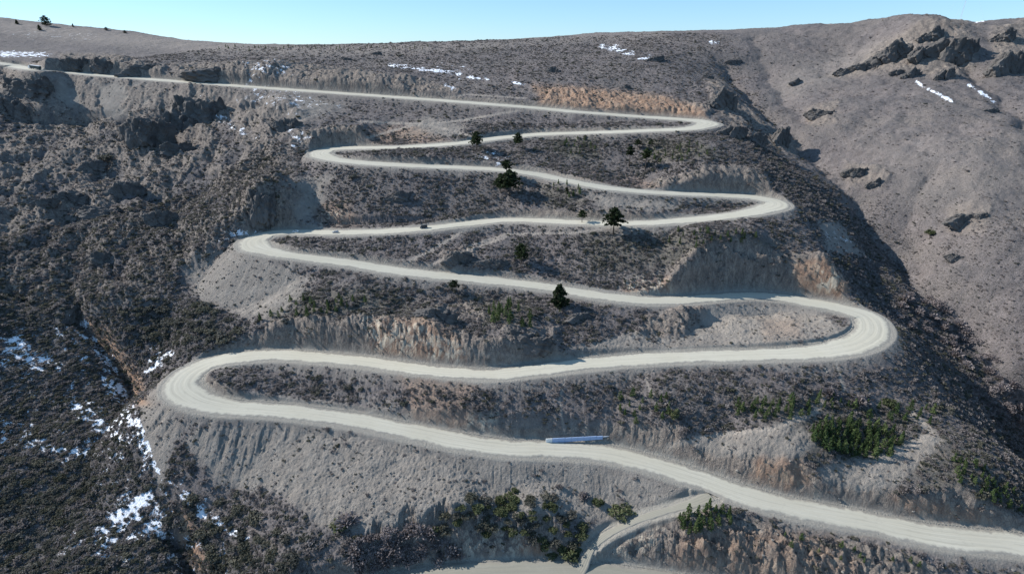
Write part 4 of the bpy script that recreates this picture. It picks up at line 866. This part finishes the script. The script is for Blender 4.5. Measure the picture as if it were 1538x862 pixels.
def on_road(name, px, py, lane, flip, label, cat):
    i = seat_on_road(px, py); d = main_D[i]; nrm = main_N[i]; j = min(i + 3, len(main_D) - 1); t = main_D[j, :2] - main_D[i - 3, :2]
    z = d[2] + main_T[i] * lane + .11; e = empty(name, (d[0] + nrm[0] * lane, d[1] + nrm[1] * lane, z), math.atan2(t[1], t[0]) + (math.pi if flip else 0)); tag(e, label, cat)
    slope = math.atan2(main_D[j, 2] - main_D[i - 3, 2], np.hypot(*t)); e.rotation_euler = (0, -slope * (-1 if flip else 1), e.rotation_euler[2]); return e
def car(px, py, lane, flip, label, paint, cat='car'):
    e = on_road('parked_car' if 0 else 'car', px, py, lane, flip, label, cat)
    bm_obj('body', prism([(-2.15, .32), (2.15, .32), (2.2, .72), (1.15, .92), (-2.1, .98), (-2.2, .7)], -.88, .88, .05), paint, e)
    bm_obj('roof', prism([(-1.9, .93), (1.0, .93), (.35, 1.48), (-1.4, 1.5)], -.78, .78, .14), paint, e)
    bm_obj('window', prism([(-1.72, 1.02), (.82, 1.02), (.34, 1.4), (-1.34, 1.4)], -.795, .795, .10, .01), M_GLASS, e)
    for x in (-1.35, 1.35):
        for y in (-.8, .8): wheel(e, x, y, .34)
    for y in (-.6, .6): bm_obj('headlight', box_bm(2.1, 2.24, y - .2, y + .2, .58, .72, .02), M_STEEL, e); bm_obj('tail_light', box_bm(-2.24, -2.12, y - .18, y + .18, .7, .86, .02), M_RED, e)
    return e
car(446, 348.5, -1.0, True, 'white car driving nearest the fourth hairpin bend', M_WHITE)
car(505, 349, -1.0, True, 'pale grey car behind the white one on the middle leg', M_SILV)
e = on_road('van', 637, 342.5, .6, True, 'boxy dark van following two cars on the middle leg', 'van')
bm_obj('body', prism([(-2.6, .4), (2.5, .4), (2.55, 1.1), (1.9, 1.25), (1.45, 2.25), (-2.6, 2.35)], -1, 1, .06), M_DGREY, e); bm_obj('windscreen', prism([(1.72, 1.32), (1.97, 1.3), (1.56, 2.12), (1.4, 2.12)], -.86, .86, .03, .01), M_GLASS, e); bm_obj('window', prism([(-1.9, 1.35), (1.2, 1.35), (1.0, 2.0), (-1.9, 2.0)], -1.0, 1.0, .0, .01), M_GLASS, e)
for x in (-1.7, 1.6):
    for y in (-.92, .92): wheel(e, x, y, .4)
for y in (-.7, .7): bm_obj('headlight', box_bm(2.46, 2.6, y - .2, y + .2, .8, 1.0, .02), M_STEEL, e)
e = on_road('lorry', 55, 104, 1.0, False, 'long lorry with white cab and dark trailer parked on the top road', 'lorry')
bm_obj('cab', prism([(6.9, .7), (9.2, .7), (9.25, 1.9), (8.9, 3.3), (6.9, 3.45)], -1.25, 1.25, .08), M_WHITE, e); bm_obj('windscreen', prism([(9.05, 2.0), (9.3, 2.0), (9.0, 3.0), (8.8, 3.0)], -1.1, 1.1, .03, .01), M_GLASS, e)
bm_obj('chassis', box_bm(-9, 8.6, -.5, .5, .75, 1.05), M_DGREY, e); tr = bm_obj('trailer_box', box_bm(-9, 6.3, -1.3, 1.3, 1.1, 3.75), M_TARP, e); bm_obj('trailer_roof', box_bm(-9.05, 6.35, -1.34, 1.34, 3.7, 3.98), M_WHITE, tr)
for x in (-7.6, -6.3, -5.0, 5.2, 8.0):
    for y in (-1.05, 1.05): wheel(e, x, y, .52, .35)
# --- the long pale barrier at the inner edge of the lowest leg
a = ground_at(820, 665.5); b = ground_at(905, 660.0); dv = b - a; Lb = dv.length; e = empty('metal_barrier', a + Vector((0, 0, -.1)), math.atan2(dv.y, dv.x)); tag(e, 'long pale blue-grey metal barrier standing beside the lowest road leg', 'barrier')
sl_ = dv.z / max(dv.xy.length, .1); e.rotation_euler = (0, -math.atan(sl_), e.rotation_euler[2]); npan = 9; pl = Lb / npan
for k in range(npan):
    hh = 2.35 - .10 * k + rp.uniform(-.05, .05); bm_obj('panel', prism([(k * pl + .02, -.35), ((k + 1) * pl - .02, -.35), ((k + 1) * pl - .02, hh), (k * pl + .02, hh)], -.18 + rp.uniform(-.05, .05), .35, .08, .04), M_WHITE if k == 0 else M_BLUE, e)
    bm_obj('post', box_bm(k * pl - .06, k * pl + .06, .36, .5, -.6, hh - .1, .01), M_STEEL, e)
bm_obj('rail', box_bm(Lb + .05, Lb + 4.2, -.1, .15, .75, 1.25, .03), M_STEEL, e); bm_obj('post', box_bm(Lb + 3.7, Lb + 3.85, .16, .3, -.8, 1.3, .01), M_STEEL, e)
# --- radio mast on the right skyline
g = at_y(1441.5, 33, 790); gz = ground_z(g[0], g[1]); top = 62; e = empty('radio_mast', (g[0], g[1], gz - .3)); tag(e, 'thin lattice radio mast rising out of frame from the right skyline', 'mast')
V = []; Fc = []
def strut(p, q, r):
    v, f = tube([p, q], [r, r], 5); o = len(V); V.extend(v); Fc.extend(tuple(i + o for i in f_) for f_ in f)
cn = [(.6 * math.cos(t), .6 * math.sin(t)) for t in (.5, 2.6, 4.7)]
for x, y in cn: strut((x, y, 0), (x, y, top), .06)
for z in range(0, top, 2):
    for k in range(3): (x, y), (x2_, y2_) = cn[k], cn[(k + 1) % 3]; strut((x, y, z), (x2_, y2_, z + 2), .03); strut((x, y, z), (x2_, y2_, z), .03)
link('lattice', raw_mesh('mast_lattice', V, Fc, M_STEEL), e)
bm_obj('antenna', box_bm(-.55, .55, -1.0, -.65, 25, 28.5, .05), M_DGREY, e)
for k in range(3):
    t = 1.2 + 2.094 * k; gx2, gy2 = g[0] + 26 * math.cos(t), g[1] + 26 * math.sin(t); V, Fc = tube([(0, 0, top * .85), (26 * math.cos(t), 26 * math.sin(t), ground_z(gx2, gy2) - gz)], [.03, .03], 4); link('guy_wire', raw_mesh('guy_wire', V, Fc, M_STEEL), e)
print('objects', time.time() - T0)

# ------------------------------------------------------------------ camera, sun, sky
cd = bpy.data.cameras.new('camera'); cam = bpy.data.objects.new('camera', cd); C.objects.link(cam)
cam.location = (0, 0, ZC); cam.rotation_euler = (math.pi / 2 - PITCH, 0, 0)
cd.sensor_width = 36; cd.lens = F / 1538 * 36; cd.clip_end = 20000; cd.clip_start = 1
bpy.context.scene.camera = cam
SUN_EL, SUN_BACK = R(34), R(17)           # sun to the left and a little behind the hill
sdir = Vector((-math.cos(SUN_BACK) * math.cos(SUN_EL), math.sin(SUN_BACK) * math.cos(SUN_EL), math.sin(SUN_EL)))
sl = bpy.data.lights.new('sun', 'SUN'); sl.energy = 4.2; sl.angle = R(.5); sl.color = (1, .955, .895)
so = bpy.data.objects.new('sun', sl); C.objects.link(so); so.rotation_euler = (-sdir).to_track_quat('-Z', 'Y').to_euler(); so.location = (-300, 200, 500)
w = bpy.data.worlds.new('World'); bpy.context.scene.world = w; w.use_nodes = True
wn = w.node_tree; sk = wn.nodes.new('ShaderNodeTexSky'); sk.sky_type = 'NISHITA'; sk.sun_disc = False
sk.sun_elevation = SUN_EL; sk.sun_rotation = math.atan2(sdir.x, sdir.y); sk.altitude = 1500; sk.air_density = 1.0; sk.dust_density = .1; sk.ozone_density = 2.0
bg = wn.nodes['Background']; bg.inputs[1].default_value = .085
tint = wn.nodes.new('ShaderNodeMix'); tint.data_type = 'RGBA'; tint.blend_type = 'MULTIPLY'; tint.inputs[0].default_value = 1; tint.inputs[7].default_value = (.70, .93, 1.22, 1)
even = wn.nodes.new('ShaderNodeMix'); even.data_type = 'RGBA'; even.inputs[0].default_value = .36; even.inputs[7].default_value = (2.7, 4.8, 6.6, 1)
wn.links.new(sk.outputs[0], tint.inputs[6]); wn.links.new(tint.outputs[2], even.inputs[6]); wn.links.new(even.outputs[2], bg.inputs[0])
vs = bpy.context.scene.view_settings; vs.view_transform = 'Standard'; vs.look = 'None'; vs.gamma = 1; vs.exposure = .77; vs.use_curve_mapping = False
bpy.context.scene.cycles.max_bounces = 4
print('done', time.time() - T0)
